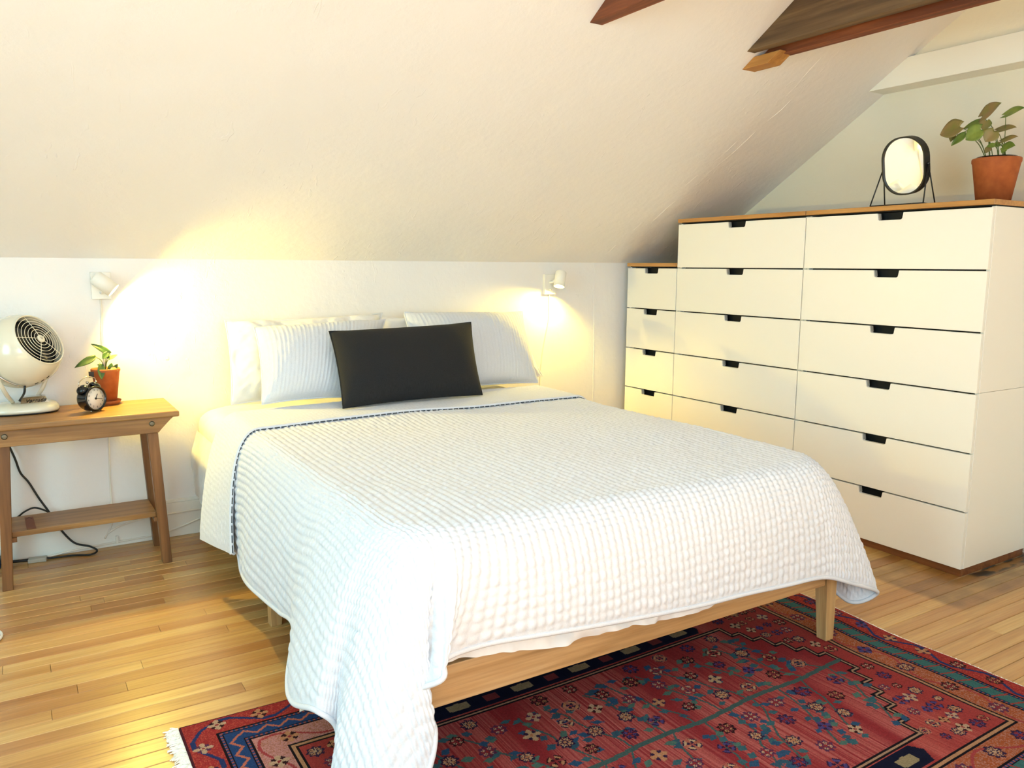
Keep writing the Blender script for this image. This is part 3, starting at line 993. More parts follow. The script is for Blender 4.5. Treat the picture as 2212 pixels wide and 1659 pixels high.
b1 = E_ < 0.075
put(b1, np.array(srgb('#8e2a2a')))
put(b1 & (rg.random(U.shape) < 0.3), np.array(srgb('#a04034')))
tri = np.abs(((S / 0.21) % 1) - 0.5) * 2
zig = 0.018 + 0.045 * np.clip((tri - 0.15) / 0.7, 0, 1)
put(b1 & (np.abs(E_ - zig) < 0.0055), np.array(srgb('#23305c')))
put(E_ < 0.006, np.array(srgb('#4a1a24')))
put((E_ > 0.075) & (E_ < 0.142), np.array(srgb('#1d3a68')))
bl = (E_ > 0.088) & (E_ < 0.130)
put(bl, BLUE); rug[bl] = rug[bl] * (1 - east[bl][:, None]) + TEAL * east[bl][:, None]
for lo, hi in ((0.075, 0.080), (0.086, 0.090), (0.128, 0.132), (0.138, 0.143)):
    put((E_ > lo) & (E_ < hi), BLACK)
dash = ((S / 0.012) % 1 < 0.5)
put(((E_ > 0.080) & (E_ < 0.086)) & dash, np.array(srgb('#8a4a4c')))
put(((E_ > 0.132) & (E_ < 0.138)) & dash, np.array(srgb('#8a4a4c')))
zz = np.abs(((S / 0.055) % 1) - 0.5) * 2
zl = 0.098 + 0.022 * zz
put(bl & (np.abs(E_ - zl) < 0.0045) & (east < 0.5), np.array(srgb('#a85f4c')))
put(bl & (((S / 0.048) + E_ * 8) % 1 < 0.14) & (east >= 0.5), np.array(srgb('#8e3a34')))
b3 = (E_ > 0.143) & (E_ < 0.212)
put(b3, PINK); rug[b3] = rug[b3] * (1 - east[b3][:, None]) + RUST * 0.9 * east[b3][:, None]
put(b3 & (rg.random(U.shape) < 0.35), np.array(srgb('#a06a58')))
arc = 0.178 + 0.026 * np.sin(S * 2 * math.pi / 0.26)
put(b3 & (np.abs(E_ - arc) < 0.004), np.array(srgb('#943a3c')))
put((E_ > 0.212) & (E_ < 0.218), BLACK)
put((E_ > 0.218) & (E_ < 0.228), np.array(srgb('#a57a5a')))
put((E_ > 0.228) & (E_ < 0.234), BLACK)
# stepped medallion outline
CUc, CVc = RL / 2, RWd / 2
HH = 0.345
stepv = np.floor(np.abs(V - CVc) / 0.058) * 0.058
med_half = np.where(np.abs(V - CVc) < HH, (0.735 - 0.205 * np.clip(stepv / HH, 0, 1)), -1)
inside = (np.abs(U - CUc) < med_half)
ins2 = inside.copy(); er = 4
for s in ((er, 0), (-er, 0), (0, er), (0, -er), (er, er), (er, -er), (-er, er), (-er, -er)): ins2 &= np.roll(np.roll(inside, s[0], 0), s[1], 1)
er2 = 2; ins1 = inside.copy()
for s in ((er2, 0), (-er2, 0), (0, er2), (0, -er2)): ins1 &= np.roll(np.roll(inside, s[0], 0), s[1], 1)
outl = inside.copy()
for s in ((2, 0), (-2, 0), (0, 2), (0, -2)): outl |= np.roll(np.roll(inside, s[0], 0), s[1], 1)
spand = (E_ > 0.234) & ~outl
rug[spand] = rug[spand] * 0.55 + np.array(srgb('#a04038')) * 0.45
put(outl & ~inside, BLACK)
put(inside & ~ins1, np.array(srgb('#9a7a62')))
put(ins1 & ~ins2, BLACK)
# navy cartouche strips between the spandrels
nb = (np.abs(V - CVc) > HH + 0.010) & (E_ > 0.238) & (np.abs(U - CUc) < 0.50 - 0.6 * np.abs(np.abs(V - CVc) - HH - 0.04))
put(nb, np.array(srgb('#0c0f26')))
mm = ((U / 0.1) % 2)
put(nb & (np.abs(mm - 0.5) < 0.32) & (np.abs(np.abs(V - CVc) - HH - 0.045) < 0.017 - 0.012 * np.abs(mm - 0.5)), np.array(srgb('#8a7a5c')))
put(nb & (np.abs(mm - 1.5) < 0.2) & (np.abs(np.abs(V - CVc) - HH - 0.045) < 0.015), np.array(srgb('#6a2c30')))


def box_idx(u, v, r):
    i0, i1 = max(int((u - r) / k), 0), min(int((u + r) / k) + 1, nu)
    j0, j1 = max(int((v - r) / k), 0), min(int((v + r) / k) + 1, nv)
    return slice(i0, i1), slice(j0, j1)


def flower(u, v, r, kind, c1, c2, c3):
    si, sj = box_idx(u, v, r * 1.3)
    du_, dv_ = U[si, sj] - u, V[si, sj] - v
    rr = np.hypot(du_, dv_) / r; th_ = np.arctan2(dv_, du_)
    R_ = rug[si, sj]
    g_ = np.array(srgb('#7c3034')); c1, c2, c3 = c1 * 0.9 + g_ * 0.1, c2 * 0.8 + g_ * 0.2, c3 * 0.72 + g_ * 0.28
    if kind == 0:      # outlined rosette of eight petals
        edge = 0.88 + 0.12 * np.cos(8 * th_)
        R_[(rr < edge)] = c1
        pet = (rr < edge - 0.2) & (rr > 0.28) & (np.abs(np.sin(4 * th_)) > 0.35)
        R_[pet] = c2
        alt = pet & (np.cos(4 * th_) > 0)
        R_[alt] = c3
        R_[rr < 0.22] = c3
    elif kind == 1:    # four pale petals with four dark seeds between them
        pet = (rr < 0.42 + 0.55 * np.abs(np.cos(2 * th_)) ** 1.4)
        R_[pet] = c2
        sd = (rr > 0.35) & (rr < 0.8) & (np.abs(np.sin(2 * th_)) > 0.8)
        R_[sd] = c1
        R_[rr < 0.18] = c3
    elif kind == 2:    # cross of four dark petals
        pet = (rr < 0.95) & (np.abs(np.sin(2 * th_)) > 0.72 - 0.2 * rr) & (rr > 0.12)
        R_[(rr < 1.0 - 0.1 * np.cos(8 * th_)) & (rr > 0.25)] = R_[(rr < 1.0 - 0.1 * np.cos(8 * th_)) & (rr > 0.25)] * 0.6 + c3 * 0.4
        R_[pet] = c1
        R_[pet & (rr > 0.5) & (rr < 0.8)] = c2
    else:              # leaf
        pass


def leaf_blob(u, v, a, c, ln=0.022, wd=0.010):
    si, sj = box_idx(u, v, ln * 1.3)
    du_, dv_ = U[si, sj] - u, V[si, sj] - v
    x_ = du_ * math.cos(a) + dv_ * math.sin(a); y_ = -du_ * math.sin(a) + dv_ * math.cos(a)
    rug[si, sj][(np.abs(x_) / ln + np.abs(y_) / wd) ** 1 < 1.1] = c


def stroke(pts, w, c):
    for (u0, v0), (u1, v1) in zip(pts[:-1], pts[1:]):
        n = max(2, int(math.hypot(u1 - u0, v1 - v0) / 0.0025))
        for t in np.linspace(0, 1, n):
            u, v = u0 + (u1 - u0) * t, v0 + (v1 - v0) * t
            si, sj = box_idx(u, v, w)
            rug[si, sj][np.hypot(U[si, sj] - u, V[si, sj] - v) < w] = c


STEM = np.array(srgb('#3c5452')); LEAFC = [np.array(srgb(c)) for c in ('#345a62', '#2f4d5e', '#47665c', '#2a4a68')]
rr_ = random.Random(11)
# central vine with side branches
vine = [(0.36 + 0.1 * i, CVc + 0.006 * math.sin(i * 1.7)) for i in range(15)]
stroke(vine, 0.0075, STEM)
for i in range(13):
    u = 0.42 + i * 0.105
    for sgn in (-1, 1):
        bu = u + rr_.uniform(-0.02, 0.02)
        p = [(bu, CVc)]
        for q in range(5):
            p.append((p[-1][0] - 0.022 + rr_.uniform(-0.02, 0.02), CVc + sgn * (q + 1) * 0.052))
        stroke(p, 0.0032, STEM)
        for (lu, lv) in p[1:]:
            for _ in range(3):
                leaf_blob(lu + rr_.uniform(-0.045, 0.045), lv + rr_.uniform(-0.025, 0.025), rr_.uniform(-0.7, 0.7), rr_.choice(LEAFC), rr_.uniform(0.012, 0.019), rr_.uniform(0.008, 0.012))
# rosettes between the branches
pal = [(BLACK, IVORY, RED), (NAVY, np.array(srgb('#2c3f78')), RED), (NAVY, TAN, IVORY), (BLACK, TAN, np.array(srgb('#7a2c34'))), (np.array(srgb('#4a2a48')), IVORY, RED), (NAVY, np.array(srgb('#b9a07c')), TAN)]
for i in range(12):
    for j in range(5):
        for sgn in (-1, 1):
            u = 0.40 + i * 0.112 + (0.055 if j % 2 else 0) + rr_.uniform(-0.012, 0.012)
            v = CVc + sgn * (0.055 + j * 0.064 + rr_.uniform(-0.01, 0.01))
            if abs(u - CUc) > 0.735 - 0.205 * abs(v - CVc) / HH - 0.045 or abs(v - CVc) > HH - 0.035: continue
            flower(u, v, rr_.uniform(0.021, 0.027), rr_.choice([0, 0, 0, 1, 2]), *rr_.choice(pal))
# corner fields
for su in (-1, 1):
    for i in range(7):
        for j in range(-7, 8):
            u = CUc + su * (0.585 + i * 0.040 + (0.02 if j % 2 else 0)) + rr_.uniform(-0.008, 0.008); v = CVc + j * 0.056 + rr_.uniform(-0.010, 0.010)
            if min(u, RL - u) < 0.262 or min(v, RWd - v) < 0.262: continue
            if abs(u - CUc) < 0.735 - 0.205 * min(abs(v - CVc) / HH, 1) + 0.045 and abs(v - CVc) < HH + 0.05: continue
            flower(u, v, rr_.uniform(0.015, 0.024), rr_.choice([0, 0, 1, 2]), *rr_.choice(pal))
# border flowers
for dist, stepl, r_ in ((0.036, 0.105, 0.024), (0.178, 0.13, 0.026)):
    s = dist + 0.05
    while s < RL - dist - 0.03:
        for v in (dist, RWd - dist): flower(s, v, r_, rr_.choice([0, 1, 1]), *rr_.choice(pal))
        s += stepl
    s = dist + 0.09
    while s < RWd - dist - 0.05:
        for u in (dist, RL - dist): flower(u, s, r_, rr_.choice([0, 1, 1]), *rr_.choice(pal))
        s += stepl
rug *= (0.86 + 0.28 * rg.random((nu, nv, 1)))
gu = np.arange(nu + 1) * k; gv = np.arange(nv + 1) * k
GU, GV = np.meshgrid(gu, gv, indexing='ij')
wx = 0.010 * np.sin(GV * 6.0 + 0.6) * (GU / RL) + 0.004 * np.sin(GV * 17) * (GU / RL)
PX = RX0 + GU + wx
PY = RY1 - GV - 0.012 * np.sin(GU * 2.4)
edg = np.minimum(np.minimum(GU, RL - GU), np.minimum(GV, RWd - GV))
PZg = 0.0085 * np.clip(edg / 0.003, 0, 1) + 0.0006 * rg.random(GU.shape) + 0.0005
rgo = empty('rug', (-1.69, -2.2, 0), 'red Persian-style rug with navy border lying under the foot of the bed', 'rug')
part(link('pile', grid_mesh('pile', np.stack([PX, PY, PZg], -1), None, rug, smooth=False, flip=True), M['rug']), rgo)


def fringe(u_edge, sgn, length, step_, m_v=0.0):
    vs_, fs_ = [], []
    v = 0.0
    while v < RWd:
        for _ in range(2):
            i = min(int(v / k), nv); x0 = PX[0 if sgn < 0 else nu, i]; y0 = PY[0 if sgn < 0 else nu, i]
            a = rr_.uniform(-0.9, 0.9); L = length * rr_.uniform(0.5, 1.15)
            w = 0.0013
            pts = [np.array([x0, y0 + rr_.uniform(-.003, .003), 0.006])]
            dx, dy = sgn * math.cos(a), math.sin(a)
            for q in range(1, 4):
                pts.append(pts[0] + np.array([dx, dy, 0]) * L * q / 3 + np.array([rr_.uniform(-.002, .002), rr_.uniform(-.003, .003), (0.003 + rr_.uniform(0, 0.006)) * (1 - q / 3.2) - 0.004]))
            b = len(vs_)
            px_, py_ = -dy * w, dx * w
            for p in pts:
                z = max(p[2], 0.0022)
                vs_ += [(p[0] + px_, p[1] + py_, z - 0.0012), (p[0] - px_, p[1] - py_, z - 0.0012), (p[0], p[1], z + 0.0012)]
            for q in range(3):
                for e in range(3):
                    fs_.append((b + q * 3 + e, b + q * 3 + (e + 1) % 3, b + q * 3 + 3 + (e + 1) % 3, b + q * 3 + 3 + e))
        v += step_
    return MB().add(vs_, fs_)


tag(part(fringe(0, -1, 0.034, 0.0022).build('fringe', M['fringe']), rgo), kind='stuff')
tag(part(fringe(0, 1, 0.012, 0.0026).build('fringe', M['fringe']), rgo), kind='stuff')

# ------------------------------------------------------------------ bench used as bedside table
BT = 0.612
bn = empty('bench', (-2.82, -0.15, 0), 'honey-coloured wooden bench used as a bedside table, with a low shelf', 'bench')
part(MB().box(-3.158, -2.482, -0.325, 0.03, BT - 0.022, BT).build('top', M['bench'], bevel=0.005, seg=3), bn)
for yy in (-0.302, -0.014):
    ap = [(-3.145, BT - 0.022), (-3.13, BT - 0.034), (-3.095, BT - 0.070), (-3.085, BT - 0.082), (-2.556, BT - 0.082), (-2.546, BT - 0.070), (-2.511, BT - 0.034), (-2.496, BT - 0.022)]
    m = MB(); m.prism(ap, 1, yy, yy + 0.02)
    ao = part(m.build('apron', M['bench'], bevel=0.0015, seg=1), bn)
    for xx in (-3.055, -2.578):
        bo = MB().lathe([(0.0, 0.0), (0.010, 0.0), (0.010, 0.0025), (0.0055, 0.003), (0.0, 0.003)], (xx, yy + (0.0 if yy < -0.1 else 0.02), BT - 0.045), (0, -1 if yy < -0.1 else 1, 0), 18).build('bolt', M['dull_steel'])
        bo.parent = ao
for sx, xt, xb in ((-1, -3.058, -3.085), (1, -2.578, -2.548)):
    for yt, yb_ in ((-0.280, -0.262), (-0.050, -0.034)):
        w, d = 0.017, 0.021
        bt_ = [(xb - w, yb_ - d, 0), (xb + w, yb_ - d, 0), (xb + w, yb_ + d, 0), (xb - w, yb_ + d, 0)]
        tp_ = [(xt - w * 1.15, yt - d * 0.05 - 0.001, BT - 0.023), (xt + w * 1.15, yt - d * 0.05 - 0.001, BT - 0.023), (xt + w * 1.15, yt + d * 1.2, BT - 0.023), (xt - w * 1.15, yt + d * 1.2, BT - 0.023)]
        if yt > -0.1:
            tp_ = [(p[0], p[1] - 0.015, p[2]) for p in tp_]
        part(MB().hexa(bt_, tp_).build('leg', M['bench_leg'], bevel=0.002, seg=1), bn)
part(MB().box(-3.058, -2.576, -0.252, -0.045, 0.186, 0.206).build('shelf', M['bench'], bevel=0.002), bn)
for x in (-3.062, -2.585):
    part(MB().box(x, x + 0.018, -0.262, -0.045, 0.17, 0.186).build('cleat', M['bench_leg']), bn)
tg = empty('leather_tag', (-3.0, -0.16, 0.206), 'brown leather strip with a dark chevron lying on the bench shelf', 'tag')
part(MB().hexa([(-3.012, -0.242, 0.2062), (-2.982, -0.246, 0.2062), (-2.988, -0.085, 0.2062), (-3.016, -0.082, 0.2062)],
               [(-3.012, -0.242, 0.2085), (-2.982, -0.246, 0.2085), (-2.988, -0.085, 0.2085), (-3.016, -0.082, 0.2085)]).build('strip', M['leather']), tg)
part(MB().tube([(-3.012, -0.112, 0.2088), (-3.002, -0.095, 0.2088), (-2.991, -0.115, 0.2088)], 0.0012, 5, smooth_path=0).build('chevron', M['ink']), tg)


# ------------------------------------------------------------------ text
def text(name, body, size, loc, xdir, ydir, m, parent, extrude=0.0003, shear=0.0, offset=0.0):
    c = bpy.data.curves.new(name, 'FONT')
    c.body = body; c.size = size; c.align_x = 'CENTER'; c.align_y = 'CENTER'; c.extrude = extrude; c.shear = shear; c.offset = offset
    c.resolution_u = 3
    t = bpy.data.objects.new('tmp', c); COL.objects.link(t)
    dg = bpy.context.evaluated_depsgraph_get()
    me = bpy.data.meshes.new_from_object(t.evaluated_get(dg))
    bpy.data.objects.remove(t)
    x = Vector(xdir).normalized(); y = Vector(ydir).normalized(); z = x.cross(y)
    mw = Matrix(((x.x, y.x, z.x, loc[0]), (x.y, y.y, z.y, loc[1]), (x.z, y.z, z.z, loc[2]), (0, 0, 0, 1)))
    me.transform(mw)
    me.name = name
    return part(link(name, me, m), parent)


# ------------------------------------------------------------------ fan
FC = Vector((-2.98, -0.115, 0.848))
FN = Vector((0.64, -0.59, 0.49)).normalized()
fan = empty('desk_fan', (-2.985, -0.07, BT), 'cream retro desk fan with round wire grille on the bench', 'fan')
R0 = 0.134
prof = []
a1 = math.acos(0.088 / R0)
for t in np.linspace(math.pi, a1, 40):
    rr0 = R0 * math.sin(t); hh = R0 * math.cos(t)
    if hh < 0: hh *= 1.12
    prof.append((max(rr0, 0.0), hh))
prof += [(0.1005, 0.0915), (0.0985, 0.0925), (0.0965, 0.0905), (0.096, 0.086), (0.096, 0.055)]
part(MB().lathe(prof[::-1], FC, FN, 72, caps=False).build('housing', M['cream_enamel']), fan)
part(MB().lathe([(0.0, 0.05), (0.096, 0.05), (0.096, 0.053), (0.0, 0.053)], FC, FN, 48).build('inner_cone', M['dark_recess']), fan)
e1 = FN.cross(Vector((0, 0, 1))).normalized(); e2 = e1.cross(FN).normalized() * -1
if e2.z < 0: e2 = -e2
gr = MB()
dome = lambda r: 0.088 + 0.010 * (1 - (r / 0.096) ** 2)
for r in (0.026, 0.038, 0.050, 0.062, 0.074, 0.086):
    pts = [FC + FN * dome(r) + (e1 * math.cos(a) + e2 * math.sin(a)) * r for a in np.linspace(0, 2 * math.pi, 48, endpoint=False)]
    gr.tube([tuple(p) for p in pts], 0.0011, 6, smooth_path=0, closed=True)
for a in np.radians([12, 84, 156, 228, 300]):
    pts = [FC + FN * dome(r) + (e1 * math.cos(a) + e2 * math.sin(a)) * r for r in np.linspace(0.014, 0.094, 8)]
    gr.tube([tuple(p) for p in pts], 0.0012, 6, smooth_path=0)
part(gr.build('grille', M['cream_enamel']), fan)
hb_ = part(MB().lathe([(0.0, 0.094), (0.015, 0.094), (0.015, 0.1), (0.012, 0.102), (0.0, 0.102)], FC, FN, 28).build('hub_badge', M['cream_enamel']), fan)
text('badge_letter', 'V', 0.016, FC + FN * 0.1022, -e1 if (-e1).x > 0 else e1, e2, M['ink_grey'], hb_)
for q in range(3):
    a = q * 2 * math.pi / 3 + 0.4
    vs_ = []
    for i, r in enumerate(np.linspace(0.018, 0.088, 6)):
        w = 0.55 - 0.2 * abs(i - 2.5) / 2.5
        for s, z in ((-1, 0.060), (0, 0.070), (1, 0.080)):
            p = FC + FN * z + (e1 * math.cos(a + s * w) + e2 * math.sin(a + s * w)) * r
            vs_.append(tuple(p))
    fs_ = []
    for i in range(5):
        for j in range(2):
            fs_.append((i * 3 + j, i * 3 + j + 1, i * 3 + j + 4, i * 3 + j + 3))
    bl_ = MB().add(vs_, fs_, True).build('blade', M['dark_grey'])
    md = bl_.modifiers.new('thick', 'SOLIDIFY'); md.thickness = 0.002
    part(bl_, fan)
# three dark vent slots under the housing
for q in range(3):
    d = Vector((0.28 + 0.13 * q, -0.42 - 0.0 * q, -0.86 + 0.09 * q)).normalized()
    c0 = FC + d * (R0 * 1.001)
    tdir = d.cross(Vector((0.2, 0.9, 0.1))).normalized()
    part(MB().tube([tuple(c0 - tdir * 0.006), tuple(c0 + tdir * 0.006)], 0.0018, 6, smooth_path=0).build('vent_slot', M['dark_recess']), fan)
# base: rounded slab with black foot, chrome name plate, two yoke arms, bracket
bc = Vector((-2.985, -0.062, BT))


def base_ring(sx, sy, z, n=40, p=3.0):
    out = []
    for i in range(n):
        t = 2 * math.pi * i / n
        out.append((bc.x + sx * math.copysign(abs(math.cos(t)) ** (2 / p), math.cos(t)), bc.y + sy * math.copysign(abs(math.sin(t)) ** (2 / p), math.sin(t)), bc.z + z))
    return out


def stack(rings):
    m = MB(); n = len(rings[0]); vs_ = [p for r in rings for p in r]; fs_ = []
    for i in range(len(rings) - 1):
        for j in range(n):
            fs_.append((i * n + j, i * n + (j + 1) % n, (i + 1) * n + (j + 1) % n, (i + 1) * n + j))
    fs_.append(tuple(range(n - 1, -1, -1))); fs_.append(tuple(range((len(rings) - 1) * n, len(rings) * n)))
    return m.add(vs_, fs_, True)


part(stack([base_ring(0.113, 0.087, 0.006), base_ring(0.115, 0.089, 0.012), base_ring(0.113, 0.087, 0.022), base_ring(0.104, 0.078, 0.031), base_ring(0.082, 0.058, 0.038), base_ring(0.05, 0.035, 0.041)]).build('base', M['cream_enamel']), fan)
part(stack([base_ring(0.108, 0.082, 0.0), base_ring(0.110, 0.084, 0.006)]).build('rubber_foot', M['black_rubber']), fan)
pl = MB().hexa([(-3.000, -0.118, BT + 0.036), (-2.905, -0.100, BT + 0.036), (-2.905, -0.036, BT + 0.036), (-3.000, -0.045, BT + 0.036)],
               [(-2.995, -0.100, BT + 0.060), (-2.915, -0.085, BT + 0.060), (-2.915, -0.045, BT + 0.060), (-2.995, -0.050, BT + 0.060)])
plo = part(pl.build('name_plate', M['chrome'], bevel=0.002), fan)
text('lettering', 'Vornado', 0.0195, (-2.948, -0.1035, BT + 0.0485), (0.085, 0.017, 0), (0.0, 0.6, 0.8), M['ink'], plo, shear=0.35, offset=0.0002)
for s in (-1, 1):
    side = e1 * s
    piv = FC + side * (R0 + 0.004)
    pts = [piv, FC + side * (R0 * 0.95) + Vector((0, 0, -0.07)), FC + side * 0.09 + Vector((0, 0, -0.145)), Vector((bc.x + side.x * 0.055, bc.y + side.y * 0.045, BT + 0.045))]
    part(MB().tube([tuple(p) for p in pts], 0.0075, 10).build('yoke_arm', M['cream_enamel']), fan)
    part(MB().lathe([(0.0, 0.0), (0.014, 0.0), (0.014, 0.006), (0.006, 0.009), (0.0, 0.009)], piv - side * 0.004, side, 20).build('pivot_knob', M['chrome']), fan)
# chrome strip on the near underside
cs = []
for t in np.linspace(0, 1, 9):
    d = (Vector((-0.62, -0.55, -0.45)).normalized() * (1 - t) + Vector((-0.02, -0.42, -0.93)).normalized() * t).normalized()
    cs.append(tuple(FC + d * (R0 + 0.001)))
part(MB().tube(cs, [0.002, 0.009, 0.011, 0.009, 0.002], 8, flat=0.4).build('chrome_strip', M['chrome']), fan)
part(MB().tube([tuple(FC + Vector((0.0, -0.055, -0.122))), tuple(FC + Vector((-0.004, -0.05, -0.15))), (-3.0, -0.10, BT + 0.05)], 0.004, 8).build('lead', M['black_rubber']), fan)
# ------------------------------------------------------------------ alarm clock
CC = Vector(at_y(206.5, 859, -0.195))
CN = Vector((0.60, -0.79, 0.07)).normalized()
cx_ = Vector((-CN.y, CN.x, 0)).normalized()
cy_ = CN.cross(cx_).normalized()
if cy_.z < 0: cy_ = -cy_
ca, sa = math.cos(math.radians(7)), math.sin(math.radians(7))
cx2 = (cx_ * ca + cy_ * sa).normalized(); cy2 = (cy_ * ca - cx_ * sa).normalized()
CC.z = BT + 0.0515
ck = empty('alarm_clock', (CC.x - CN.x * 0.02, CC.y - CN.y * 0.02, BT), 'small black twin-bell alarm clock with white dial on the bench', 'clock')
part(MB().lathe([(0.0, -0.052), (0.036, -0.052), (0.043, -0.047), (0.047, -0.036), (0.047, -0.002), (0.048, 0.002), (0.046, 0.005), (0.0415, 0.0045), (0.041, -0.002), (0.0, -0.002)], CC, CN, 56).build('case', M['black_gloss']), ck)
dial = part(MB().lathe([(0.0, -0.0015), (0.0405, -0.0015), (0.0405, -0.0005), (0.0, -0.0005)], CC, CN, 48).build('dial', M['clock_face']), ck)
for i in range(1, 13):
    a = math.radians(90 - 30 * i)
    text('numeral', str(i), 0.0105, CC + CN * 0.0 + cx2 * (0.032 * math.cos(a)) + cy2 * (0.032 * math.sin(a)), cx2, cy2, M['ink_grey'], dial, extrude=0.0002)


def hand(name, ang, ln, w):
    a = math.radians(90 - ang)
    d = cx2 * math.cos(a) + cy2 * math.sin(a)
    p0 = CC + CN * 0.0014 - d * 0.004; p1 = CC + CN * 0.0014 + d * ln
    part(MB().tube([tuple(p0), tuple(p1)], w, 6, smooth_path=0).build(name, M['ink']), ck)


hand('hour_hand', 36, 0.019, 0.0013); hand('minute_hand', 108, 0.029, 0.0011)
part(MB().lathe([(0.0, 0.0), (0.004, 0.0), (0.004, 0.003), (0.0, 0.003)], CC, CN, 16).build('hand_cap', M['ink']), ck)
mid = CC - CN * 0.024
for s in (-1, 1):
    d = (cy2 * 0.83 + cx2 * 0.56 * s).normalized()
    c0 = mid + d * 0.047
    bell = part(MB().lathe([(0.022, 0.0), (0.022, 0.004), (0.019, 0.011), (0.012, 0.016), (0.004, 0.018), (0.0, 0.018)], c0, d, 28).build('bell', M['black_gloss']), ck)
    nb_ = MB().lathe([(0.003, 0.017), (0.003, 0.020), (0.0045, 0.022), (0.003, 0.025), (0.0, 0.0255)], c0, d, 12).build('bell_nut', M['steel']); nb_.parent = bell
    part(MB().tube([tuple(mid + d * 0.044), tuple(c0)], 0.003, 6, smooth_path=0).build('bell_post', M['steel']), ck)
    ft0 = CC - CN * 0.012 - cy2 * 0.043 + cx2 * 0.016 * s
    ft1 = ft0 + cx2 * 0.008 * s; ft1.z = BT + 0.0015
    part(MB().tube([tuple(ft0), tuple(ft1)], [0.0022, 0.0032], 10, smooth_path=0).build('foot', M['steel']), ck)
dl = (cy2 * 0.83 - cx2 * 0.56).normalized(); dr = (cy2 * 0.83 + cx2 * 0.56).normalized()
h0 = mid + dl * 0.068; h1 = mid + dr * 0.068
part(MB().tube([tuple(h0), tuple(h0 + cy2 * 0.016 + cx2 * 0.004), tuple(mid + cy2 * 0.084), tuple(h1 + cy2 * 0.016 - cx2 * 0.004), tuple(h1)], 0.0018, 8).build('handle', M['steel']), ck)
part(MB().tube([tuple(mid + cy2 * 0.045), tuple(mid + cy2 * 0.062)], 0.0012, 6, smooth_path=0).build('hammer_stem', M['steel']), ck)
part(MB().lathe([(0.0, -0.004), (0.005, -0.003), (0.005, 0.003), (0.0, 0.004)], mid + cy2 * 0.063, cx2, 12).build('hammer', M['steel']), ck)


# ------------------------------------------------------------------ plants
def leaf_mesh(base, tip, width, normal, heart=0.35, droop=0.15, fold=0.25, nL=12, nW=8, lobes=0.0):
    """pointed leaf between base and tip with a mid-rib fold and droop; lobes>0 gives an arrowhead base"""
    base, tip, normal = Vector(base), Vector(tip), Vector(normal).normalized()
    ax = tip - base; L = ax.length; ax.normalize()
    sd = ax.cross(normal).normalized(); nm = sd.cross(ax).normalized()
    vs_, fs_ = [], []
    for i in range(nL + 1):
        t = i / nL
        w = width * 0.5 * (math.sin(math.pi * min(1, t ** 0.62 * 1.0)) ** 0.8 if t < 1 else 0.0)
        w = width * 0.5 * ((t + 0.06) / 0.36) ** 0.6 if t < 0.3 else width * 0.5 * max(0.0, math.cos((t - 0.3) / 0.7 * math.pi / 2)) ** 0.85
        for j in range(nW + 1):
            s = -1 + 2 * j / nW
            back = lobes * L * (abs(s) ** 1.5) * max(0.0, 1 - t * 2.2)
            p = base + ax * (t * L - back - heart * 0.0) + sd * (s * w) + nm * (fold * w * abs(s) - droop * L * t * t + 0.03 * L * math.sin(s * 3 + t * 5) * 0.4)
            vs_.append(tuple(p))
    for i in range(nL):
        for j in range(nW):
            a = i * (nW + 1) + j
            fs_.append((a, a + 1, a + nW + 2, a + nW + 1))
    return MB().add(vs_, fs_, True)


def plant_leaf(parent, base, tip, width, normal, m, root, lobes=0.15, fold=0.25, droop=0.12, bend=0.0):
    b = leaf_mesh(base, tip, width, normal, lobes=lobes, fold=fold, droop=droop).build('leaf', m)
    md = b.modifiers.new('thick', 'SOLIDIFY'); md.thickness = 0.0006
    part(b, parent)
    r = np.array(root, float); e = np.array(base, float)
    mid_ = (r + e) / 2 + np.array([0, 0, 0.15 * np.linalg.norm(e - r)]) + (e - r) * np.array([-0.12, -0.12, 0])
    part(MB().tube([r, mid_, e + (np.array(tip, float) - e) * 0.02], [0.0019, 0.0012], 6).build('petiole', M['stem']), parent)


def pot(parent, c, z0, z1, r0, r1, rim_h, rim_t, saucer=None):
    h = z1 - z0
    prof = [(0.0, z0), (r0, z0), (r0 + (r1 - r0) * (1 - rim_h / h) - rim_t * 0.2, z1 - rim_h), (r1, z1 - rim_h), (r1 + 0.001, z1 - 0.003), (r1 - 0.002, z1), (r1 - 0.006, z1 - 0.001), (r1 - 0.010, z1 - 0.02), (r1 - 0.012, z1 - 0.03), (0, z1 - 0.03)]
    if rim_t == 0: prof = [(0.0, z0), (r0, z0), (r1 - 0.003, z1 - rim_h), (r1, z1 - rim_h * 0.7), (r1, z1 - 0.003), (r1 - 0.002, z1), (r1 - 0.006, z1 - 0.001), (r1 - 0.009, z1 - 0.02), (r1 - 0.011, z1 - 0.03), (0, z1 - 0.03)]
    part(MB().lathe(prof, (c[0], c[1], 0), (0, 0, 1), 48).build('pot', M['terracotta']), parent)
    part(MB().lathe([(0, z1 - 0.03), (r1 - 0.0115, z1 - 0.03), (r1 - 0.011, z1 - 0.022), (0.5 * r1, z1 - 0.017), (0, z1 - 0.016)], (c[0], c[1], 0), (0, 0, 1), 32).build('soil', M['soil']), parent)


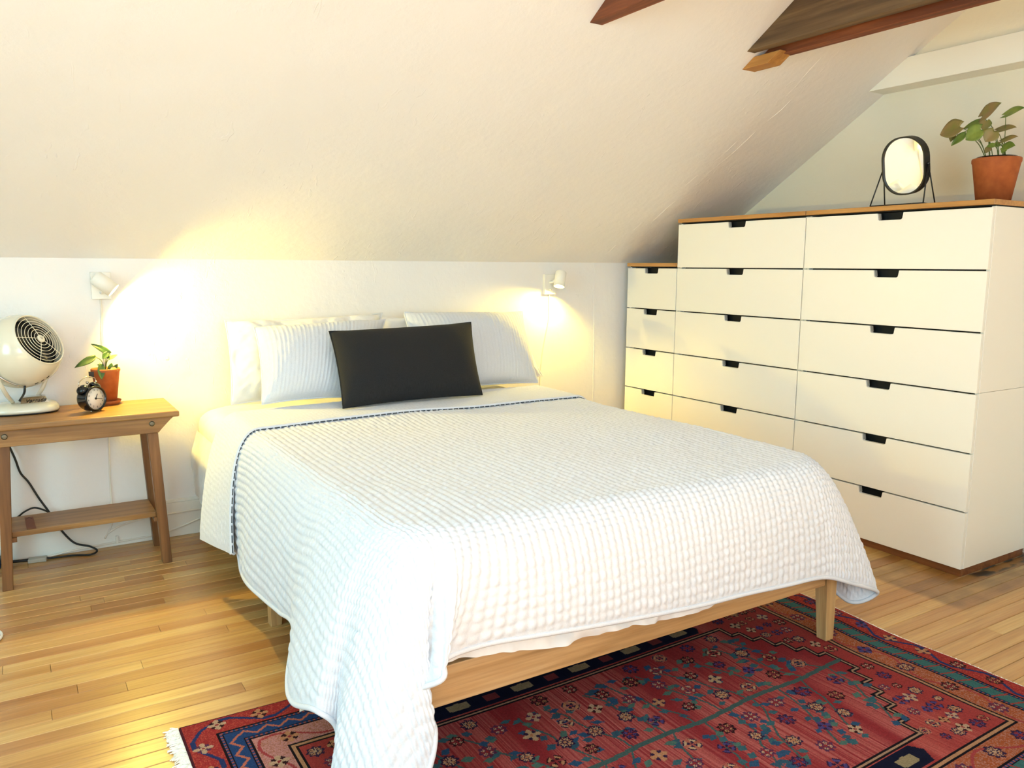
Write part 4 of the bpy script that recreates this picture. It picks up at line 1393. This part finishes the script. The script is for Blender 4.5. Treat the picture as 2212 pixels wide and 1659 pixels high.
pc = (-2.700, -0.022)
p1 = empty('potted_plant', (pc[0], pc[1], BT), 'small green trailing plant in a terracotta pot with saucer on the bench', 'plant')
part(MB().lathe([(0, BT + 0.0005), (0.043, BT + 0.0005), (0.051, BT + 0.016), (0.0485, BT + 0.017), (0.041, BT + 0.006), (0, BT + 0.006)], (pc[0], pc[1], 0), (0, 0, 1), 40).build('saucer', M['terracotta']), p1)
pot(p1, pc, BT + 0.0065, 0.757, 0.034, 0.0535, 0.016, 0)
part(MB().hexa([tuple(at_y(192, 816, -0.077)), tuple(at_y(203, 815, -0.077)), tuple(at_y(203, 815, -0.0755)), tuple(at_y(192, 816, -0.0755))],
               [tuple(at_y(191, 803, -0.0785)), tuple(at_y(203, 803, -0.0785)), tuple(at_y(203, 803, -0.077)), tuple(at_y(191, 803, -0.077))]).build('price_tag', M['dark_grey']), p1)
rt = (pc[0], pc[1], 0.742)
CAMN = (0, -0.95, 0.3)
Q = lambda x_, y_, d=-0.03: at_y(150 + x_ / 9.757, 730 + y_ / 9.757, d)
plant_leaf(p1, Q(555, 392, -0.05), Q(105, 630, -0.09), 0.030, (0.25, -0.75, 0.62), M['leaf_dark'], rt, 0.02, 0.2, 0.02)
plant_leaf(p1, Q(860, 320, -0.03), Q(460, 120, -0.03), 0.026, (-0.3, -0.8, 0.6), M['leaf_dark'], rt, 0.05, 0.25, 0.06)
plant_leaf(p1, Q(800, 320, -0.045), Q(700, 445, -0.06), 0.024, (-0.1, -1, 0.2), M['leaf_dark'], rt, 0.2, 0.2, 0.05)
plant_leaf(p1, Q(830, 440, -0.04), Q(1010, 350, -0.05), 0.017, (0.1, -0.8, 0.6), M['leaf_yellow'], rt, 0.05, 0.3, 0.04)
plant_leaf(p1, Q(790, 335, -0.04), Q(850, 455, -0.06), 0.020, (0.2, -1, 0.2), M['leaf_dark'], rt, 0.15, 0.2, 0.05)
plant_leaf(p1, Q(850, 690, -0.045), Q(890, 530, -0.03), 0.022, (0.1, -1, 0.3), M['leaf_dark'], rt, 0.1, 0.2, -0.05)
plant_leaf(p1, Q(900, 690, -0.04), Q(1020, 545, -0.045), 0.020, (0.3, -0.9, 0.3), M['leaf_dark'], rt, 0.1, 0.25, 0.0)
plant_leaf(p1, Q(880, 640, -0.05), Q(1020, 690, -0.06), 0.020, (0.1, -0.9, 0.6), M['leaf_yellow'], rt, 0.1, 0.25, 0.05)
plant_leaf(p1, Q(670, 590, -0.06), Q(680, 880, -0.082), 0.028, (0.0, -1.0, 0.15), M['leaf_dark'], rt, 0.25, 0.22, -0.02)
plant_leaf(p1, Q(720, 590, -0.05), Q(580, 565, -0.06), 0.014, (0.1, -0.8, 0.6), M['leaf_dark'], rt, 0.1, 0.25, 0.05)
plant_leaf(p1, Q(700, 620, -0.04), Q(600, 660, -0.05), 0.018, (0.0, -0.8, 0.6), M['leaf_dark'], rt, 0.1, 0.25, 0.05)

pc2 = (0.22, -1.880)
p2 = empty('potted_plant', (pc2[0], pc2[1], DTOP), 'pinkish-green arrowhead plant in a plain terracotta pot on the chest', 'plant')
pot(p2, pc2, DTOP + 0.0005, DTOP + 0.168, 0.058, 0.084, 0.02, 0)
part(MB().lathe([(0.064, DTOP + 0.145), (0.068, DTOP + 0.174), (0.0672, DTOP + 0.174), (0.063, DTOP + 0.145)], (pc2[0], pc2[1], 0), (0, 0, 1), 40, closed=True).build('liner', M['glass']), p2)
Q2 = lambda x_, y_, d=0.22: at_x(1840 + x_ / 5.925, 180 + y_ / 5.925, d)
NC = Vector((-0.83, -0.5, 0.25))
rts = [(pc2[0] + a, pc2[1] + b, DTOP + 0.148) for a, b in ((0, 0.03), (0.01, 0.015), (-0.01, 0.02), (0, -0.01), (-0.01, -0.03), (0.01, -0.03))]
L2 = [((1385, 555), (1120, 650), 0.060, 'leaf_pink', 0.22, 0, (0.0, 0.1, 0.3), 0.17),
      ((1670, 425), (1895, 240), 0.050, 'leaf_pink', 0.22, 3, (0, 0, 0.5), 0.24),
      ((1965, 405), (2200, 300), 0.034, 'leaf_olive', 0.25, 4, (0, 0, 0.5), 0.22),
      ((1670, 480), (1415, 575), 0.026, 'leaf_olive', 0.2, 2, (0, 0, 0.6), 0.25),
      ((1650, 590), (1450, 720), 0.052, 'leaf_olive', 0.25, 1, (0, 0, 0.3), 0.16),
      ((1720, 480), (1690, 600), 0.030, 'leaf_pink', 0.2, 2, (0, 0, 0.0), 0.19),
      ((1460, 640), (1262, 795), 0.024, 'leaf_olive', 0.1, 0, (0, 0, 0.4), 0.17),
      ((1820, 615), (1705, 745), 0.042, 'leaf_pink', 0.22, 3, (0, 0, 0.1), 0.17),
      ((1855, 600), (2098, 545), 0.028, 'leaf_pink', 0.2, 4, (0, 0, 0.5), 0.22),
      ((1915, 740), (2118, 668), 0.024, 'leaf_pink', 0.2, 5, (0, 0, 0.5), 0.2),
      ((1930, 820), (2085, 790), 0.030, 'leaf_olive', 0.1, 5, (0, 0, 0.2), 0.2),
      ((1830, 790), (1725, 805), 0.016, 'leaf_olive', 0.15, 3, (0, 0, 0.4), 0.2),
      ((1900, 775), (1800, 800), 0.018, 'leaf_olive', 0.15, 5, (0, 0, 0.4), 0.22),
      ((1760, 820), (1710, 890), 0.016, 'leaf_pink', 0.15, 2, (0, 0, 0.0), 0.2),
      ((1300, 640), (1265, 745), 0.018, 'leaf_pink', 0.1, 0, (0, 0, 0.0), 0.19),
      ((1960, 830), (1920, 890), 0.014, 'leaf_olive', 0.15, 4, (0, 0, 0.0), 0.2)]
for b_, t_, w_, mn, lb, ri, no, dx in L2:
    plant_leaf(p2, Q2(*b_, dx), Q2(*t_, dx - 0.015), w_ * 1.45, NC + Vector(no), M[mn], rts[ri], lb, 0.2, 0.08)

# ------------------------------------------------------------------ vanity mirror
mr = empty('vanity_mirror', (0.05, -1.62, DTOP), 'small oval vanity mirror in a black frame on a wire stand', 'mirror')
MX = 0.055
A0 = at_x(1909, 356, MX); A1 = at_x(2006, 351, MX)
T0 = at_x(1956, 293, MX); B0 = at_x(1958, 418, MX)
mc = np.array([MX, (A0[1] + A1[1]) / 2, (T0[2] + B0[2]) / 2 - 0.004])
mw, mh = abs(A0[1] - A1[1]) / 2 - 0.004, (T0[2] - B0[2]) / 2
tl = math.radians(-10.5)
mnx = Vector((-math.cos(tl), 0, math.sin(tl))); mup = Vector((math.sin(tl), 0, math.cos(tl))); msd = Vector((0, -1, 0))


def capsule(hw, hh, r, n=12):
    out = []
    for (sx, sy, a0) in ((1, 1, 0), (-1, 1, 90), (-1, -1, 180), (1, -1, 270)):
        for a in np.linspace(a0, a0 + 90, n):
            t = math.radians(a); out.append((sx * (hw - r) + r * math.cos(t), sy * (hh - r) + r * math.sin(t)))
    return out


def mpt(p, d): return tuple(Vector(mc) + msd * p[0] + mup * p[1] + mnx * d)


oc, ic = capsule(mw, mh, mw * 0.92), capsule(mw - 0.006, mh - 0.006, mw * 0.92 - 0.006)
n = len(oc)
vs_ = [mpt(p, 0.018) for p in oc] + [mpt(p, -0.018) for p in oc] + [mpt(p, 0.018) for p in ic] + [mpt(p, 0.010) for p in ic]
fs_ = []
for i in range(n):
    j = (i + 1) % n
    fs_ += [(i, j, n + j, n + i), (i, 2 * n + i, 2 * n + j, j), (2 * n + i, 3 * n + i, 3 * n + j, 2 * n + j)]
fs_.append(tuple(range(n, 2 * n)))
part(MB().add(vs_, fs_).build('frame', M['black_matt']), mr)
part(MB().add([mpt(p, 0.0115) for p in ic] + [mpt(p, 0.0105) for p in ic],
              [tuple(range(n)), tuple(range(2 * n - 1, n - 1, -1))] + [(i, (i + 1) % n, n + (i + 1) % n, n + i) for i in range(n)]).build('glass', M['mirror']), mr)
hwb = mw + 0.012
y_a, y_b = mc[1] + hwb, mc[1] - hwb
zb_ = DTOP + 0.003
for yy in (y_a, y_b):
    s = 1 if yy > mc[1] else -1
    pv = (MX, mc[1] + s * (mw + 0.003), mc[2])
    st_ = MB()
    st_.tube([pv, (MX - 0.045, yy + s * 0.01, zb_)], 0.0026, 8, smooth_path=0); st_.tube([pv, (MX + 0.045, yy + s * 0.004, zb_)], 0.0026, 8, smooth_path=0)
    part(st_.build('stand_leg', M['black_matt']), mr)
    part(MB().lathe([(0, -0.004), (0.006, -0.004), (0.006, 0.004), (0, 0.004)], pv, (0, 1, 0), 14).build('pivot', M['black_matt']), mr)
rg_ = MB().tube([(MX - 0.045, y_a + 0.01, zb_), (MX - 0.045, y_b - 0.01, zb_), (MX + 0.045, y_b - 0.004, zb_), (MX + 0.045, y_a + 0.004, zb_)], 0.0026, 8, smooth_path=0, closed=True)
part(rg_.build('base_ring', M['black_matt']), mr)


# ------------------------------------------------------------------ wall lamps
def wall_lamp(px0, zc, head_c, axis, label, cord, power, aim_spread):
    r = empty('wall_lamp', (px0, KY, zc), label, 'lamp', 'white wall spotlights above the bed')
    part(MB().box(px0 - 0.036, px0 + 0.036, KY - 0.022, KY - 0.0005, zc - 0.054, zc + 0.054).build('wall_plate', M['white_metal'], bevel=0.002), r)
    a = Vector(axis).normalized(); c = Vector(head_c)
    R_, L_ = 0.0295, 0.084
    # tube open at the mouth with an inner wall
    prof = [(0.0, -L_ / 2), (R_ - 0.004, -L_ / 2), (R_, -L_ / 2 + 0.004), (R_, L_ / 2), (R_ - 0.002, L_ / 2), (R_ - 0.002, L_ / 2 - 0.022), (0.0, L_ / 2 - 0.022)]
    part(MB().lathe(prof, c, a, 40).build('head', M['white_metal']), r)
    part(MB().lathe([(0.0, L_ / 2 - 0.016), (R_ - 0.004, L_ / 2 - 0.016), (R_ - 0.004, L_ / 2 - 0.0145), (0.0, L_ / 2 - 0.0135)], c, a, 32).build('bulb', M['bulb']), r)
    part(MB().tube([(px0, KY - 0.022, zc + 0.012), (px0, KY - 0.045, zc + 0.014), tuple(c - a * 0.005 + (Vector((px0, KY - 0.05, zc + 0.014)) - c).normalized() * R_ * 0.9)], 0.0075, 10).build('joint', M['white_metal']), r)
    part(MB().lathe([(0, 0), (0.006, 0), (0.006, 0.008), (0.0, 0.009)], (px0 - 0.002, KY - 0.022, zc - 0.028), (0, -1, 0), 16).build('switch_knob', M['white_metal']), r)
    part(MB().tube(cord, 0.0036, 8).build('cord', M['white_cord']), r)
    l = bpy.data.lights.new('lamp_beam', 'SPOT')
    l.energy = power; l.color = (1.0, 0.74, 0.13); l.spot_size = math.radians(aim_spread); l.spot_blend = 0.6; l.shadow_soft_size = 0.02
    o = bpy.data.objects.new('lamp_beam', l); COL.objects.link(o)
    o.location = c + a * (L_ / 2 - 0.006); o.rotation_euler = a.to_track_quat('-Z', 'Y').to_euler()
    part(o, r)
    return r


hL = at_y(225, 613, -0.02)
wall_lamp(-2.690, 1.082, hL, (0.74, -0.23, -0.63), 'white wall spotlight lit above the wooden bench',
          [(-2.695, KY - 0.006, 1.03), (-2.694, KY - 0.004, 0.98), (-2.699, KY - 0.004, 0.86), (-2.690, KY - 0.004, 0.72), (-2.697, KY - 0.004, 0.5), (-2.704, KY - 0.004, 0.3), (-2.706, KY - 0.015, 0.172), (-2.71, KY - 0.022, 0.10), (-2.74, KY - 0.022, 0.04)], 50, 170)
hR = at_y(1210, 603, -0.03)
wall_lamp(-0.512, 1.072, hR, (-0.30, -0.22, -0.93), 'white wall spotlight lit beside the narrow drawer chest',
          [(-0.509, KY - 0.006, 1.02), (-0.507, KY - 0.004, 0.95), (-0.508, KY - 0.004, 0.88), (-0.528, KY - 0.004, 0.79), (-0.552, KY - 0.004, 0.66), (-0.56, KY - 0.004, 0.5), (-0.55, KY - 0.02, 0.15), (-0.55, KY - 0.022, 0.03)], 32, 168)

# ------------------------------------------------------------------ cables and odds on the floor
def cable(name, pts, r, m, label, cat_):
    return tag(MB().tube(pts, r, 8).build(name, m), label, cat_)


yb_ = KY - 0.0225
cable('extension_cable', [(-2.30, yb_, 0.105), (-2.40, yb_, 0.108), (-2.52, yb_, 0.104), (-2.60, yb_, 0.10), (-2.68, yb_, 0.085), (-2.73, yb_, 0.06)], 0.0042, M['white_cord'],
      'white cable strung straight along the upper baseboard behind the bench', 'cable')
cable('extension_cable', [(-2.30, yb_, 0.075), (-2.36, yb_, 0.066), (-2.45, yb_, 0.040), (-2.55, yb_, 0.022), (-2.70, yb_, 0.018), (-2.85, yb_, 0.012), (-2.95, yb_ - 0.01, 0.005)], 0.0042, M['white_cord'],
      'white cable sagging along the lower baseboard towards the floor', 'cable')
clp = tag(MB().box(-2.700, -2.690, yb_ - 0.008, KY - 0.0185, 0.012, 0.045).build('cable_clip', M['white_cord'], bevel=0.002), 'tiny white cable clip fixed to the baseboard behind the bench', 'clip')
pcd = empty('black_cable', (-2.98, 0.01, 0.0), 'black cable with inline adapter hanging behind the bench down to the floor', 'cable')
part(MB().tube([tuple(at_y(14, 952, 0.034)), tuple(at_y(32, 990, 0.03)), tuple(at_y(44, 1021, 0.03)), tuple(at_y(62, 1042, 0.03)), tuple(at_y(84, 1076, 0.028)), tuple(at_y(106, 1106, 0.025)), tuple(at_y(128, 1140, 0.02)), tuple(at_y(160, 1172, 0.012)), (-2.80, -0.005, 0.030), (-2.775, -0.02, 0.012), (-2.80, -0.035, 0.0045), (-2.86, -0.01, 0.0045), (-2.93, 0.0, 0.0045), (-2.955, 0.0, 0.008)], 0.004, 8).build('cord', M['black_rubber']), pcd)
part(MB().tube([tuple(at_y(107, 1107, 0.018)), tuple(at_y(90, 1100, 0.016)), tuple(at_y(72, 1097, 0.016)), tuple(at_y(52, 1106, 0.016)), tuple(at_y(36, 1118, 0.016)), tuple(at_y(14, 1122, 0.016)), tuple(at_y(9, 1131, 0.016)), tuple(at_y(15, 1136, 0.018))], 0.0035, 8).build('cord_loop', M['black_rubber']), pcd)
part(MB().hexa([(-3.018, -0.012, 0.0005), (-2.955, -0.022, 0.0005), (-2.950, 0.012, 0.0005), (-3.012, 0.020, 0.0005)], [(-3.018, -0.012, 0.016), (-2.955, -0.022, 0.016), (-2.950, 0.012, 0.016), (-3.012, 0.020, 0.016)]).build('inline_adapter', M['silver_label'], bevel=0.002), pcd)
part(MB().tube([(-3.014, 0.004, 0.010), (-3.05, 0.006, 0.012), (-3.09, 0.008, 0.014)], 0.006, 8).build('plug_lead', M['black_rubber']), pcd)
ps = empty('power_strip', (-3.16, 0.005, 0.0), 'dark navy power strip on the floor behind the bench leg', 'power strip')
part(MB().box(-3.26, -3.107, -0.018, 0.034, 0.0, 0.040).build('body', M['navy_plastic'], bevel=0.004), ps)
part(MB().box(-3.225, -3.205, -0.008, 0.012, 0.040, 0.044).build('switch', M['black_rubber'], bevel=0.001), ps)
cc = MB()
cw = [(-3.175 + 0.073 * math.cos(a), -0.69 + 0.075 * math.sin(a), 0.0045) for a in np.linspace(0, 2 * math.pi, 40, endpoint=False)]
tag(cc.tube(cw, 0.0042, 8, smooth_path=0, closed=True).build('cable_loop', M['white_cord']), 'white cable loop lying on the bare boards in front of the bench', 'cable')

a_ = at_z(647, 1528, 0.0096); b_ = at_z(660, 1533, 0.0096); c_ = at_z(647, 1538, 0.0096); d_ = at_z(651, 1533, 0.0096)
tag(MB().add([tuple(a_), tuple(b_), tuple(c_), tuple(d_ + np.array([0, 0, 0.004]))], [(0, 1, 3), (1, 2, 3), (2, 0, 3), (0, 2, 1)]).build('paper_scrap', M['white_cord']),
    'tiny white scrap lying on the blue border of the rug', 'scrap')
